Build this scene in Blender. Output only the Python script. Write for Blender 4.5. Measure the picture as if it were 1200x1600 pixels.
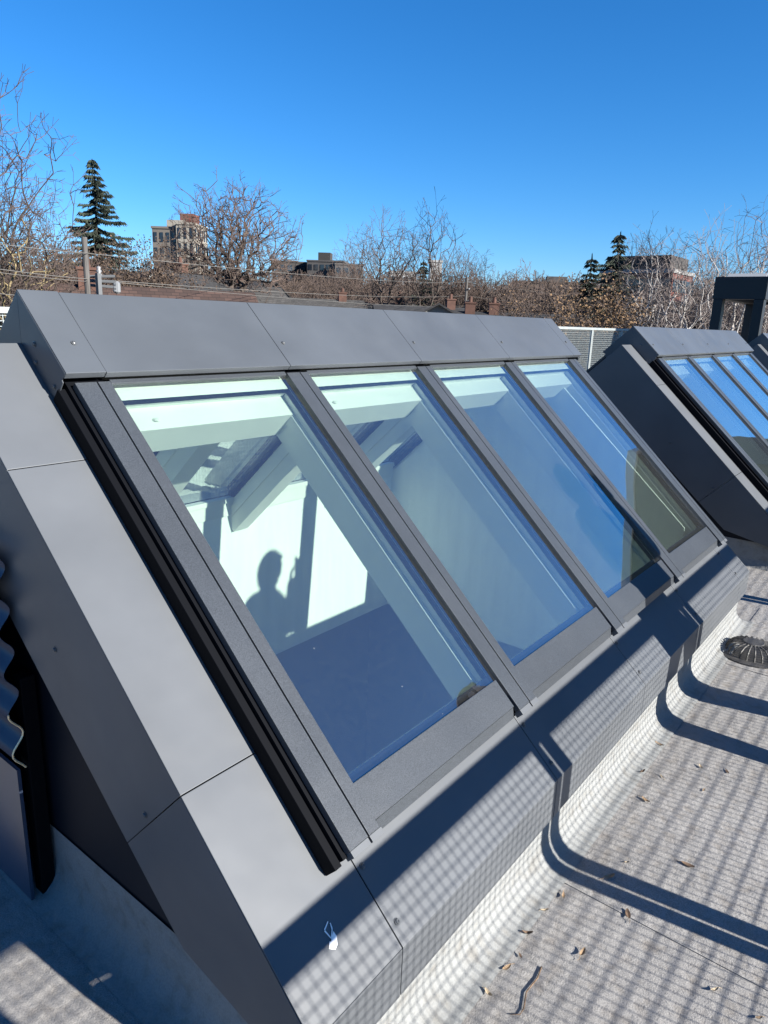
import bpy, math, random
from mathutils import Vector, Matrix
R_ = math.radians
scene = bpy.context.scene
for o in list(bpy.data.objects): bpy.data.objects.remove(o)

# ------------------------------------------------------------------ camera
CAM = Vector((-1.09303, -0.85286, 1.14897))
RIGHT = Vector((0.61909977, -0.78454311, 0.03475021))
UP = Vector((0.18359099, 0.18761588, 0.96493245))
FWD = Vector((0.7635508, 0.59100963, -0.260188))
FPX = 1113.58
cd = bpy.data.cameras.new('camera')
cd.sensor_fit = 'HORIZONTAL'; cd.sensor_width = 36.0
cd.lens = 36.0 * FPX / 1200.0
cd.clip_start = 0.02; cd.clip_end = 6000
cam = bpy.data.objects.new('camera', cd)
m = Matrix.Identity(4)
for i in range(3):
    m[i][0] = RIGHT[i]; m[i][1] = UP[i]; m[i][2] = -FWD[i]; m[i][3] = CAM[i]
cam.matrix_world = m
scene.collection.objects.link(cam); scene.camera = cam

# ------------------------------------------------------------------ sky, sun, exposure
SUN_EL, SUN_AZ = R_(24.0), R_(172.5)          # azimuth clockwise from +Y
world = bpy.data.worlds.new('World'); scene.world = world; world.use_nodes = True
wn = world.node_tree; wn.nodes.clear()
sky = wn.nodes.new('ShaderNodeTexSky'); sky.sky_type = 'NISHITA'; sky.sun_disc = False
sky.sun_elevation = SUN_EL; sky.sun_rotation = SUN_AZ
sky.altitude = 120; sky.air_density = 1.0; sky.dust_density = 0.0; sky.ozone_density = 9.0
hs = wn.nodes.new('ShaderNodeHueSaturation'); hs.inputs['Saturation'].default_value = 1.12
bg = wn.nodes.new('ShaderNodeBackground'); bg.inputs['Strength'].default_value = 0.061
wo = wn.nodes.new('ShaderNodeOutputWorld')
wn.links.new(sky.outputs[0], hs.inputs['Color']); wn.links.new(hs.outputs[0], bg.inputs['Color'])
wn.links.new(bg.outputs[0], wo.inputs['Surface'])
sl = bpy.data.lights.new('sun', 'SUN'); sl.energy = 5.0; sl.angle = R_(0.53); sl.color = (1.0, 0.955, 0.88)
sun = bpy.data.objects.new('sun', sl); scene.collection.objects.link(sun)
SUNDIR = Vector((math.sin(SUN_AZ) * math.cos(SUN_EL), math.cos(SUN_AZ) * math.cos(SUN_EL), math.sin(SUN_EL)))
sun.rotation_euler = SUNDIR.to_track_quat('Z', 'Y').to_euler()
sun.location = SUNDIR * 60
vs = scene.view_settings
vs.view_transform = 'Standard'; vs.look = 'None'; vs.exposure = 1.6; vs.gamma = 1.0; vs.use_curve_mapping = False
scene.cycles.max_bounces = 12; scene.cycles.diffuse_bounces = 8; scene.cycles.glossy_bounces = 6; scene.cycles.transparent_max_bounces = 32

# ------------------------------------------------------------------ helpers
COL = scene.collection
def srgb(r, g, b):
    f = lambda c: (c / 255 / 12.92) if c <= 10.3 else ((c / 255 + 0.055) / 1.055) ** 2.4
    return (f(r), f(g), f(b), 1)
def ray(px, py):
    return RIGHT * ((px - 600) / FPX) - UP * ((py - 800) / FPX) + FWD
def at(px, py, dist):
    """a world point whose horizontal distance from the viewpoint is dist"""
    d = ray(px, py); k = dist / math.hypot(d.x, d.y)
    return CAM + d * k
def tag(o, label=None, cat=None, group=None, kind=None):
    if label: o['label'] = label
    if cat: o['category'] = cat
    if group: o['group'] = group
    if kind: o['kind'] = kind
    return o
def empty(name, loc=(0, 0, 0), rz=0.0):
    o = bpy.data.objects.new(name, None); o.location = loc; o.rotation_euler = (0, 0, rz)
    o.empty_display_size = 0.2; COL.objects.link(o); return o
def add_obj(name, me, parent=None, loc=None, rz=None):
    o = bpy.data.objects.new(name, me); COL.objects.link(o)
    if parent is not None: o.parent = parent
    if loc is not None: o.location = loc
    if rz is not None: o.rotation_euler = (0, 0, rz)
    return o
class MB:
    def __init__(s): s.v = []; s.f = []; s.mi = []
    def add(s, vs, fs, mi=0):
        b = len(s.v); s.v += [tuple(v) for v in vs]
        for f in fs: s.f.append(tuple(b + i for i in f)); s.mi.append(mi)
    def hexa(s, p, mi=0):     # 8 points: bottom 0-3 ccw, top 4-7
        s.add(p, [(0, 3, 2, 1), (4, 5, 6, 7), (0, 1, 5, 4), (1, 2, 6, 5), (2, 3, 7, 6), (3, 0, 4, 7)], mi)
    def box(s, x0, x1, y0, y1, z0, z1, mi=0):
        s.hexa([(x0, y0, z0), (x1, y0, z0), (x1, y1, z0), (x0, y1, z0), (x0, y0, z1), (x1, y0, z1), (x1, y1, z1), (x0, y1, z1)], mi)
    def extrude(s, poly, vec, mi=0):   # poly: list of 3-D points
        n = len(poly); vec = Vector(vec)
        a = [Vector(p) for p in poly]; b = [p + vec for p in a]
        s.add(a + b, [tuple(reversed(range(n))), tuple(range(n, 2 * n))] + [(i, (i + 1) % n, n + (i + 1) % n, n + i) for i in range(n)], mi)
    def tube(s, pts, rad, n=6, mi=0, caps=True):
        pts = [Vector(p) for p in pts]
        if not hasattr(rad, '__len__'): rad = [rad] * len(pts)
        rings = []
        for i, p in enumerate(pts):
            d = (pts[min(i + 1, len(pts) - 1)] - pts[max(i - 1, 0)]).normalized()
            u = d.orthogonal().normalized() if i == 0 else (u - d * u.dot(d)).normalized()
            w = d.cross(u)
            rings.append([p + (u * math.cos(2 * math.pi * k / n) + w * math.sin(2 * math.pi * k / n)) * rad[i] for k in range(n)])
        fs = []
        for i in range(len(pts) - 1):
            for k in range(n):
                fs.append((i * n + k, i * n + (k + 1) % n, (i + 1) * n + (k + 1) % n, (i + 1) * n + k))
        if caps: fs += [tuple(reversed(range(n))), tuple(range((len(pts) - 1) * n, len(pts) * n))]
        s.add([v for r in rings for v in r], fs, mi)
    def lathe(s, prof, n=16, c=(0, 0, 0), mi=0):
        vs = []; 
        for (r, z) in prof:
            for k in range(n): vs.append((c[0] + r * math.cos(2 * math.pi * k / n), c[1] + r * math.sin(2 * math.pi * k / n), c[2] + z))
        fs = []
        for i in range(len(prof) - 1):
            for k in range(n): fs.append((i * n + k, i * n + (k + 1) % n, (i + 1) * n + (k + 1) % n, (i + 1) * n + k))
        fs.append(tuple(range((len(prof) - 1) * n, len(prof) * n)))
        s.add(vs, fs, mi)
    def mesh(s, name, mats, base=(0, 0, 0), smooth=False):
        me = bpy.data.meshes.new(name)
        me.from_pydata([(v[0] - base[0], v[1] - base[1], v[2] - base[2]) for v in s.v], [], s.f)
        if not isinstance(mats, (list, tuple)): mats = [mats]
        for mm in mats: me.materials.append(mm)
        if len(mats) > 1: me.polygons.foreach_set('material_index', s.mi)
        if smooth: me.polygons.foreach_set('use_smooth', [True] * len(me.polygons))
        me.update(); return me
    def build(s, name, mats, parent=None, base=(0, 0, 0), bevel=0, smooth=False, loc=None):
        o = add_obj(name, s.mesh(name, mats, base, smooth), parent, loc)
        if bevel:
            b = o.modifiers.new('bevel', 'BEVEL'); b.width = bevel; b.segments = 2; b.limit_method = 'ANGLE'; b.angle_limit = R_(35)
        return o
def copy_tree(o, parent=None):
    c = o.copy(); COL.objects.link(c); c.parent = parent
    for ch in list(o.children): copy_tree(ch, c)
    return c

# ------------------------------------------------------------------ materials
def mat(name, col, rough=0.6, metal=0.0, var=0.0, vscale=8.0, bump=0.0, bscale=60.0, spec=0.5, detail=4.0, col2=None, stretch=None, coat=0.0):
    M = bpy.data.materials.new(name); M.use_nodes = True; nt = M.node_tree
    bs = nt.nodes['Principled BSDF']
    col = tuple(col[:3]) + (1,)
    bs.inputs['Base Color'].default_value = col; bs.inputs['Roughness'].default_value = rough
    bs.inputs['Metallic'].default_value = metal; bs.inputs['Specular IOR Level'].default_value = spec
    bs.inputs['Coat Weight'].default_value = coat
    tc = nt.nodes.new('ShaderNodeTexCoord'); mp = nt.nodes.new('ShaderNodeMapping')
    nt.links.new(tc.outputs['Object'], mp.inputs['Vector'])
    if stretch: mp.inputs['Scale'].default_value = stretch
    if var or col2:
        nz = nt.nodes.new('ShaderNodeTexNoise'); nz.inputs['Scale'].default_value = vscale; nz.inputs['Detail'].default_value = detail
        nt.links.new(mp.outputs[0], nz.inputs['Vector'])
        rp = nt.nodes.new('ShaderNodeValToRGB'); rp.color_ramp.elements[0].position = 0.3; rp.color_ramp.elements[1].position = 0.7
        if col2: rp.color_ramp.elements[0].color = tuple(col2[:3]) + (1,); rp.color_ramp.elements[1].color = col
        else:
            rp.color_ramp.elements[0].color = tuple(c * (1 - var) for c in col[:3]) + (1,)
            rp.color_ramp.elements[1].color = tuple(min(1, c * (1 + var)) for c in col[:3]) + (1,)
        nt.links.new(nz.outputs['Fac'], rp.inputs['Fac']); nt.links.new(rp.outputs[0], bs.inputs['Base Color'])
    if bump:
        nb = nt.nodes.new('ShaderNodeTexNoise'); nb.inputs['Scale'].default_value = bscale; nb.inputs['Detail'].default_value = 5
        nt.links.new(mp.outputs[0], nb.inputs['Vector'])
        bp = nt.nodes.new('ShaderNodeBump'); bp.inputs['Strength'].default_value = bump; bp.inputs['Distance'].default_value = 0.01
        nt.links.new(nb.outputs['Fac'], bp.inputs['Height']); nt.links.new(bp.outputs[0], bs.inputs['Normal'])
    return M

def sheet_metal(name, col, rough, speck=0.0):
    """powder coated aluminium: faint waviness, dusty blotches, fine sparkle"""
    M = mat(name, col, rough, spec=0.45, var=0.12, vscale=2.6, detail=9)
    nt = M.node_tree; bs = nt.nodes['Principled BSDF']
    tc = nt.nodes['Texture Coordinate']
    n1 = nt.nodes.new('ShaderNodeTexNoise'); n1.inputs['Scale'].default_value = 5; n1.inputs['Detail'].default_value = 2
    n2 = nt.nodes.new('ShaderNodeTexNoise'); n2.inputs['Scale'].default_value = 900; n2.inputs['Detail'].default_value = 2
    nt.links.new(tc.outputs['Object'], n1.inputs['Vector']); nt.links.new(tc.outputs['Object'], n2.inputs['Vector'])
    b1 = nt.nodes.new('ShaderNodeBump'); b1.inputs['Strength'].default_value = 0.2; b1.inputs['Distance'].default_value = 0.02
    b2 = nt.nodes.new('ShaderNodeBump'); b2.inputs['Strength'].default_value = 0.10 + speck; b2.inputs['Distance'].default_value = 0.0006
    nt.links.new(n1.outputs['Fac'], b1.inputs['Height']); nt.links.new(n2.outputs['Fac'], b2.inputs['Height'])
    nt.links.new(b1.outputs[0], b2.inputs['Normal']); nt.links.new(b2.outputs[0], bs.inputs['Normal'])
    rr = nt.nodes.new('ShaderNodeMapRange'); rr.inputs['To Min'].default_value = rough - 0.06; rr.inputs['To Max'].default_value = rough + 0.08
    nt.links.new(n1.outputs['Fac'], rr.inputs['Value']); nt.links.new(rr.outputs[0], bs.inputs['Roughness'])
    if speck:
        rp = [n for n in nt.nodes if n.type == 'VALTORGB'][0]
        mx = nt.nodes.new('ShaderNodeMixRGB'); mx.blend_type = 'MULTIPLY'; mx.inputs['Fac'].default_value = 1.0
        r2 = nt.nodes.new('ShaderNodeValToRGB'); r2.color_ramp.elements[0].position = 0.35; r2.color_ramp.elements[1].position = 0.65
        r2.color_ramp.elements[0].color = (0.62, 0.62, 0.62, 1); r2.color_ramp.elements[1].color = (1.35, 1.35, 1.35, 1)
        n3 = nt.nodes.new('ShaderNodeTexNoise'); n3.inputs['Scale'].default_value = 420; n3.inputs['Detail'].default_value = 3
        nt.links.new(tc.outputs['Object'], n3.inputs['Vector']); nt.links.new(n3.outputs['Fac'], r2.inputs['Fac'])
        nt.links.new(rp.outputs[0], mx.inputs[1]); nt.links.new(r2.outputs[0], mx.inputs[2]); nt.links.new(mx.outputs[0], bs.inputs['Base Color'])
    return M

def glass(name, tint, mult, base, haze=0.0):
    """insulating glass: tinted see-through mixed with a mirror by angle of incidence"""
    M = bpy.data.materials.new(name); M.use_nodes = True; nt = M.node_tree; nt.nodes.clear()
    N = nt.nodes.new; L = nt.links.new
    out = N('ShaderNodeOutputMaterial'); mx = N('ShaderNodeMixShader'); tr = N('ShaderNodeBsdfTransparent'); gl = N('ShaderNodeBsdfGlossy')
    tr.inputs['Color'].default_value = tint; gl.inputs['Roughness'].default_value = 0.0; gl.inputs['Color'].default_value = (0.97, 0.99, 1.0, 1)
    ge = N('ShaderNodeNewGeometry'); dt = N('ShaderNodeVectorMath'); dt.operation = 'DOT_PRODUCT'
    L(ge.outputs['Normal'], dt.inputs[0]); L(ge.outputs['Incoming'], dt.inputs[1])
    def mth(op, a, b=None):
        k = N('ShaderNodeMath'); k.operation = op
        for i, x in enumerate((a, b)):
            if x is None: continue
            if isinstance(x, (int, float)): k.inputs[i].default_value = x
            else: L(x, k.inputs[i])
        return k.outputs[0]
    c = mth('ABSOLUTE', dt.outputs['Value']); p = mth('POWER', mth('SUBTRACT', 1.0, c), 5.0)
    F = mth('ADD', mth('MULTIPLY', p, 0.96), 0.04)
    Rt = mth('DIVIDE', mth('MULTIPLY', F, mult), mth('ADD', mth('MULTIPLY', F, mult - 1), 1.0))
    Rt = mth('MINIMUM', mth('ADD', Rt, base), 1.0)
    tc = N('ShaderNodeTexCoord'); nz = N('ShaderNodeTexNoise'); nz.inputs['Scale'].default_value = 1.7; nz.inputs['Detail'].default_value = 1
    L(tc.outputs['Object'], nz.inputs['Vector'])
    bp = N('ShaderNodeBump'); bp.inputs['Strength'].default_value = 0.05; bp.inputs['Distance'].default_value = 0.02
    L(nz.outputs['Fac'], bp.inputs['Height']); L(bp.outputs[0], gl.inputs['Normal'])
    L(Rt, mx.inputs[0]); L(tr.outputs[0], mx.inputs[1]); L(gl.outputs[0], mx.inputs[2])
    if haze:
        df = N('ShaderNodeBsdfDiffuse'); df.inputs['Color'].default_value = (0.8, 0.8, 0.78, 1); m2 = N('ShaderNodeMixShader')  # pale haze mixed in to turn the panes milky and lift the tones behind
        dn = N('ShaderNodeTexNoise'); dn.inputs['Scale'].default_value = 70; dn.inputs['Detail'].default_value = 6; L(tc.outputs['Object'], dn.inputs['Vector'])
        L(mth('MULTIPLY', mth('ADD', dn.outputs['Fac'], 0.5), haze), m2.inputs[0]); L(mx.outputs[0], m2.inputs[1]); L(df.outputs[0], m2.inputs[2]); L(m2.outputs[0], out.inputs[0])
    else: L(mx.outputs[0], out.inputs[0])
    return M

M = {}
M['cap'] = sheet_metal('cap_aluminium', (0.058, 0.065, 0.074), 0.42)
M['flash'] = sheet_metal('flashing_aluminium', (0.078, 0.084, 0.092), 0.45)
M['frame'] = sheet_metal('frame_aluminium', (0.036, 0.041, 0.048), 0.40, speck=0.25)
M['black'] = mat('black_gasket', (0.0025, 0.003, 0.0045), 0.7, spec=0.08)
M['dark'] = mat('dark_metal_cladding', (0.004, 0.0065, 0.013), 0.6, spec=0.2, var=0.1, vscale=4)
M['white'] = mat('white_frame_lacquer', (0.72, 0.74, 0.68), 0.4, var=0.03, vscale=5)
M['plaster'] = mat('white_plaster', (0.77, 0.80, 0.75), 0.8, var=0.05, vscale=14, bump=0.15, bscale=90, stretch=(1, 1, 0.15))
M['roomfloor'] = mat('dark_floor', (0.02, 0.021, 0.024), 0.6, var=0.3, vscale=3)
M['screw'] = mat('steel_screw', (0.09, 0.095, 0.10), 0.35, metal=0.3)
M['glass'] = glass('glass_outer', (0.685, 0.78, 0.73, 1), 7.5, 0.02, 0.011)
M['glass_in'] = glass('glass_inner', (0.985, 0.995, 0.99, 1), 0.3, 0.0)
M['galv'] = mat('galvanised_steel', (0.24, 0.26, 0.27), 0.45, metal=0.55, var=0.12, vscale=12)
M['frit'] = mat('black_glass_edge', (0.01, 0.014, 0.03), 0.08, spec=0.8)

def membrane(name, c1, c2, fine, rough_bump):
    Mt = bpy.data.materials.new(name); Mt.use_nodes = True; nt = Mt.node_tree; N = nt.nodes.new; L = nt.links.new
    bs = nt.nodes['Principled BSDF']; bs.inputs['Roughness'].default_value = 0.85; bs.inputs['Specular IOR Level'].default_value = 0.35
    ge = N('ShaderNodeNewGeometry')
    def nz(sc, de=4):
        n = N('ShaderNodeTexNoise'); n.inputs['Scale'].default_value = sc; n.inputs['Detail'].default_value = de; L(ge.outputs['Position'], n.inputs['Vector']); return n
    big, mid, gr = nz(1.8), nz(22, 6), nz(fine, 3)
    r1 = N('ShaderNodeValToRGB'); r1.color_ramp.elements[0].position = 0.32; r1.color_ramp.elements[1].position = 0.66
    r1.color_ramp.elements[0].color = c2 + (1,); r1.color_ramp.elements[1].color = c1 + (1,)
    L(big.outputs['Fac'], r1.inputs['Fac'])
    r2 = N('ShaderNodeValToRGB'); r2.color_ramp.elements[0].position = 0.33; r2.color_ramp.elements[1].position = 0.6
    r2.color_ramp.elements[0].color = (0.55, 0.55, 0.56, 1); r2.color_ramp.elements[1].color = (1.12, 1.12, 1.12, 1)
    L(gr.outputs['Fac'], r2.inputs['Fac'])
    mx = N('ShaderNodeMixRGB'); mx.blend_type = 'MULTIPLY'; mx.inputs[0].default_value = rough_bump
    L(r1.outputs[0], mx.inputs[1]); L(r2.outputs[0], mx.inputs[2])
    r3 = N('ShaderNodeValToRGB'); r3.color_ramp.elements[0].position = 0.28; r3.color_ramp.elements[1].position = 0.5
    r3.color_ramp.elements[0].color = (0.70, 0.64, 0.57, 1); r3.color_ramp.elements[1].color = (1, 1, 1, 1)
    L(mid.outputs['Fac'], r3.inputs['Fac'])
    m2 = N('ShaderNodeMixRGB'); m2.blend_type = 'MULTIPLY'; m2.inputs[0].default_value = 0.6
    L(mx.outputs[0], m2.inputs[1]); L(r3.outputs[0], m2.inputs[2]); L(m2.outputs[0], bs.inputs['Base Color'])
    b1 = N('ShaderNodeBump'); b1.inputs['Strength'].default_value = 0.55 * rough_bump; b1.inputs['Distance'].default_value = 0.004; L(gr.outputs['Fac'], b1.inputs['Height'])
    b2 = N('ShaderNodeBump'); b2.inputs['Strength'].default_value = 0.35; b2.inputs['Distance'].default_value = 0.02; L(mid.outputs['Fac'], b2.inputs['Height'])
    L(b1.outputs[0], b2.inputs['Normal']); L(b2.outputs[0], bs.inputs['Normal'])
    return Mt
M['deck'] = membrane('granulated_roof_membrane', (0.285, 0.275, 0.262), (0.225, 0.216, 0.205), 260, 0.65)
M['curb'] = membrane('smooth_curb_membrane', (0.215, 0.22, 0.217), (0.185, 0.19, 0.187), 200, 0.25)

# ------------------------------------------------------------------ levels and skylight geometry
DECK = -0.55
TH = 0.74976; CT, ST = math.cos(TH), math.sin(TH)
YR = 1.2455                                    # ridge line
def S(x, s, h, back=False):
    y = s * CT - h * ST; z = s * ST + h * CT
    return Vector((x, 2 * YR - y if back else y, z))
def sbox(mb, x0, x1, s0, s1, h0, h1, back=False, mi=0):
    p = [S(x0, s0, h0, back), S(x1, s0, h0, back), S(x1, s1, h0, back), S(x0, s1, h0, back),
         S(x0, s0, h1, back), S(x1, s0, h1, back), S(x1, s1, h1, back), S(x0, s1, h1, back)]
    if back: p = [p[1], p[0], p[3], p[2], p[5], p[4], p[7], p[6]]
    mb.hexa(p, mi)

# roof deck with openings for the three skylight shafts
SKY_X = (0.0, 4.91, 9.8); SKY_Z = (0.0, -0.025, -0.04)
mb = MB()
xs = [-7.0]
for x in SKY_X: xs += [x - 0.1, x + 3.3]
xs.append(22.0); ys = [-6.0, 0.02, 2.47, 7.6]
for i in range(len(xs) - 1):
    for j in range(3):
        if j == 1 and i % 2 == 1: continue
        mb.add([(xs[i], ys[j], DECK), (xs[i + 1], ys[j], DECK), (xs[i + 1], ys[j + 1], DECK), (xs[i], ys[j + 1], DECK)], [(0, 1, 2, 3)])
deck = tag(mb.build('roof_deck', M['deck']), kind='structure')
for (x0, x1) in ((-1.25, -0.72), (0.765, 1.765), (2.77, 3.77)):       # overlapping membrane rolls
    mb = MB(); mb.box(x0, x1, -5.9, -0.16, DECK + 0.0004, DECK + 0.0026); mb.build('membrane_roll', M['deck'], deck)
mb = MB()
for (x0, x1, y0, y1) in ((-7, 22, -6, -5.8), (-7, 22, 7.4, 7.6), (-7, -6.8, -5.8, 7.4), (21.8, 22, -5.8, 7.4)):
    mb.box(x0, x1, y0, y1, -9.0, DECK - 0.004)
tag(mb.build('building_wall', mat('brick_below', (0.25, 0.16, 0.12), 0.9, var=0.2, vscale=9)), kind='structure')
for k, x in enumerate(SKY_X):                  # the room under each skylight
    mb = MB(); x0, x1, y0, y1, z0, z1 = x - 0.7, x + 3.85, -0.6, 3.1, -3.6, -1.0
    v = [(x0, y0, z0), (x1, y0, z0), (x1, y1, z0), (x0, y1, z0), (x0, y0, z1), (x1, y0, z1), (x1, y1, z1), (x0, y1, z1)]
    mb.add(v, [(0, 1, 2, 3)], 0)
    mb.add(v, [(0, 4, 5, 1), (1, 5, 6, 2), (2, 6, 7, 3), (3, 7, 4, 0)], 1)
    a0, a1, b0, b1 = x + 0.10, x + 3.06, 0.19, 2.30
    for q in ((x0, x1, y0, b0), (x0, x1, b1, y1), (x0, a0, b0, b1), (a1, x1, b0, b1)):
        mb.add([(q[0], q[2], z1), (q[1], q[2], z1), (q[1], q[3], z1), (q[0], q[3], z1)], [(0, 1, 2, 3)], 1)
    tag(mb.build('room', [M['roomfloor'], mat('room_wall', (0.5, 0.5, 0.5), 0.8)]), kind='structure')

# ------------------------------------------------------------------ skylight
BASE = Vector((1.56, YR, DECK))
XL, XR = -0.308, 3.435
screw_me = None
def make_screw():
    mb = MB(); mb.lathe([(0.0085, 0), (0.0085, 0.0012), (0.0062, 0.0016), (0.0058, 0.004), (0.0045, 0.0052), (0.002, 0.0052), (0.0015, 0.0035)], 12)
    return mb.mesh('screw', M['screw'], smooth=False)
def make_skylight():
    root = empty('skylight', BASE)
    B = BASE
    def bld(mb, name, mt, parent=root, bevel=0.0, smooth=False): return mb.build(name, mt, parent, B, bevel, smooth)
    sm = make_screw()
    def screw(x, s, h, back=False):
        o = add_obj('screw', sm, root); o.location = S(x, s, h, back) - B
        o.rotation_euler = ((-TH if back else TH), 0, 0.3)
    def screw_side(y, z, x, sgn):
        o = add_obj('screw', sm, root); o.location = Vector((x, y, z)) - B; o.rotation_euler = (0, sgn * math.pi / 2, 0)
    jx = [XL, -0.017, 0.79, 1.60, 2.40, 3.20, XR]
    for back in (False, True):
        # front flashing, one folded sheet per module
        for i in range(1, 6):
            x0, x1 = jx[i] + 0.0015, jx[i + 1] - 0.0015
            mb = MB(); t = 0.003
            prof = [S(0, 0.035, -0.08), S(0, -0.237, -0.08), S(0, -0.237, -0.08) + Vector((0, 0, -0.138)),
                    S(0, -0.237, -0.08) + Vector((0, t, -0.138)), S(0, -0.237, -0.08) + Vector((0, t, -t)), S(0, 0.035, -0.08 - t)]
            prof = [Vector((x0, (2 * YR - p.y) if back else p.y, p.z)) for p in prof]
            if back: prof.reverse()
            mb.extrude(prof, (x1 - x0, 0, 0)); 
            mb.f = [tuple(reversed(f)) for f in mb.f]
            bld(mb, 'flashing_panel', M['flash'], bevel=0.002)
        for x in jx[1:6]:                        # dark joint backing
            mb = MB()
            sbox(mb, x - 0.012, x + 0.012, -0.228, 0.03, -0.088, -0.0845, back)
            p = S(0, -0.237, -0.08); y0 = p.y + 0.004; yy = (2 * YR - y0 - 0.004) if back else y0
            mb.box(x - 0.012, x + 0.012, yy, yy + 0.004, p.z - 0.136, p.z - 0.008)
            bld(mb, 'joint_backing', M['black'])
        for x in jx[1:6]:
            screw(x + 0.018, -0.047, -0.08, back); screw(x + 0.022, -0.188, -0.08, back)
        # ridge cap panels
        cj = [-0.095, 0.025, 0.745, 1.555, 2.365, 3.185, 3.305]
        for i in range(6):
            x0, x1 = cj[i] + 0.0012, cj[i + 1] - 0.0012
            lift = 0.0025 if i == 0 else 0.0
            t = 0.003; hh = 0.025 + lift
            prof = [S(0, 1.725 + lift * 0.9, hh), S(0, 1.41, hh), S(0, 1.41, hh - 0.021), S(0, 1.414, hh - 0.021), S(0, 1.414, hh - t), S(0, 1.7205 + lift * 0.9, hh - t)]
            prof[0].y = prof[-1].y = YR
            prof[0].z = S(0, 1.725, 0.025).z + lift; prof[-1].z = prof[0].z - 0.0045
            prof = [Vector((x0, (2 * YR - p.y) if back else p.y, p.z)) for p in prof]
            if back: prof.reverse()
            mb = MB(); mb.extrude(prof, (x1 - x0, 0, 0)); mb.f = [tuple(reversed(f)) for f in mb.f]
            bld(mb, 'ridge_cap_panel', M['cap'], bevel=0.0012)
        mb = MB()
        for x in cj[1:6]: sbox(mb, x - 0.02, x + 0.02, 1.416, 1.70, 0.012, 0.0205, back)
        sbox(mb, -0.08, 3.29, 1.432, 1.60, -0.075, 0.004, back)
        bld(mb, 'ridge_beam', M['black'])
        for x in (-0.022, 0.785, 1.60, 2.41, 3.225): screw(x, 1.52, 0.0275 if x < 0 else 0.025, back)
        # glazing bars
        for k in range(5):
            x = 0.8 * k
            bar = MB(); sbox(bar, x - 0.066, x - 0.0022, 0.004, 1.40, -0.02, 0.0, back)
            ob = bld(bar, 'glazing_bar', M['frame'], bevel=0.001)
            b2 = MB(); sbox(b2, x + 0.0022, x + 0.040, 0.004, 1.40, -0.02, 0.0, back)
            bld(b2, 'bar_cover', M['frame'], ob, bevel=0.001); 
            b3 = MB(); sbox(b3, x - (0.078 if k == 0 else 0.062), x + 0.036, -0.004, 1.43, -0.078, -0.021, back); sbox(b3, x - 0.003, x + 0.003, 0.0, 1.40, -0.03, -0.006, back)
            bld(b3, 'gasket', M['black'], ob)
            b4 = MB(); sbox(b4, x - 0.064, x - 0.003, -0.013, 0.0035, -0.03, -0.002, back); sbox(b4, x + 0.003, x + 0.046, -0.013, 0.0035, -0.03, -0.002, back)
            bld(b4, 'bar_end_cap', M['flash'], ob, bevel=0.001)
            if k in (0,):
                b5 = MB(); sbox(b5, x - 0.10, x - 0.0785, -0.012, 1.41, -0.078, -0.034, back); bld(b5, 'side_trim', M['black'], ob, bevel=0.002)
            # white timber beam below the bar
            b6 = MB(); sbox(b6, x - 0.074, x + 0.034, 0.10, 1.40, -0.20, -0.0785, back)
            sbox(b6, x - 0.082, x - 0.0745, 0.10, 1.40, -0.125, -0.0815, back); sbox(b6, x + 0.0345, x + 0.042, 0.10, 1.40, -0.125, -0.0815, back)
            bld(b6, 'inner_beam', M['white'], bevel=0.0015)
        for k in range(4):
            x0, x1 = 0.8 * k + 0.0412, 0.8 * k + 0.732
            # pane
            g = MB(); sbox(g, x0 - 0.02, x1 + 0.004, 0.06, 1.405, -0.034, -0.012, back)
            g.mi = [1] * 6; g.mi[1] = 0
            bld(g, 'pane', [M['glass'], M['glass_in']])
            # sill cover with down-turned lip
            g = MB(); sbox(g, x0, x1 - 0.008, 0.022, 0.119, -0.011, -0.004, back); o = bld(g, 'sill_cover', M['frame'], bevel=0.0012)
            g = MB(); pp = [S(x0 + 0.006, -0.006, -0.034, back), S(x1 - 0.012, -0.006, -0.034, back), S(x1 - 0.012, 0.021, -0.034, back), S(x0 + 0.006, 0.021, -0.034, back),
                            S(x0 + 0.006, -0.006, -0.028, back), S(x1 - 0.012, -0.006, -0.028, back), S(x1 - 0.012, 0.021, -0.007, back), S(x0 + 0.006, 0.021, -0.007, back)]
            if back: pp = [pp[1], pp[0], pp[3], pp[2], pp[5], pp[4], pp[7], pp[6]]
            g.hexa(pp); bld(g, 'sill_lip', M['frame'], o)
            g = MB(); sbox(g, x0 - 0.012, x1, 0.02, 0.1405, -0.060, -0.0345, back); bld(g, 'glass_edge_strip', M['frit'], o)
            # head profile below the cap, white head rail
            g = MB(); sbox(g, x0, x1 - 0.004, 1.392, 1.407, -0.0115, -0.001, back); bld(g, 'head_profile', M['frame'], bevel=0.001)
            g = MB(); sbox(g, x0 - 0.01, x1, 1.355, 1.43, -0.075, -0.0345, back); sbox(g, x0 - 0.005, x1 - 0.005, 1.27, 1.43, -0.19, -0.0755, back)
            bld(g, 'head_rail', M['white'], bevel=0.0015)
            g = MB(); sbox(g, x0 - 0.008, x1 - 0.001, 1.349, 1.3545, -0.05, -0.0345, back)
            sbox(g, x1 - 0.006, x1 + 0.001, 0.142, 1.352, -0.05, -0.0345, back); bld(g, 'glass_seal', M['black'])
            # white inner sash along the sides and foot
            g = MB(); sbox(g, x1 + 0.0015, x1 + 0.018, 0.142, 1.354, -0.078, -0.0345, back); bld(g, 'inner_sash', M['white'])
            g = MB(); sbox(g, x0 - 0.01, x1, 0.05, 0.143, -0.072, -0.061, back); bld(g, 'foot_rail', M['white'], bevel=0.0015)
    # head button
    mb = MB()
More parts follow.
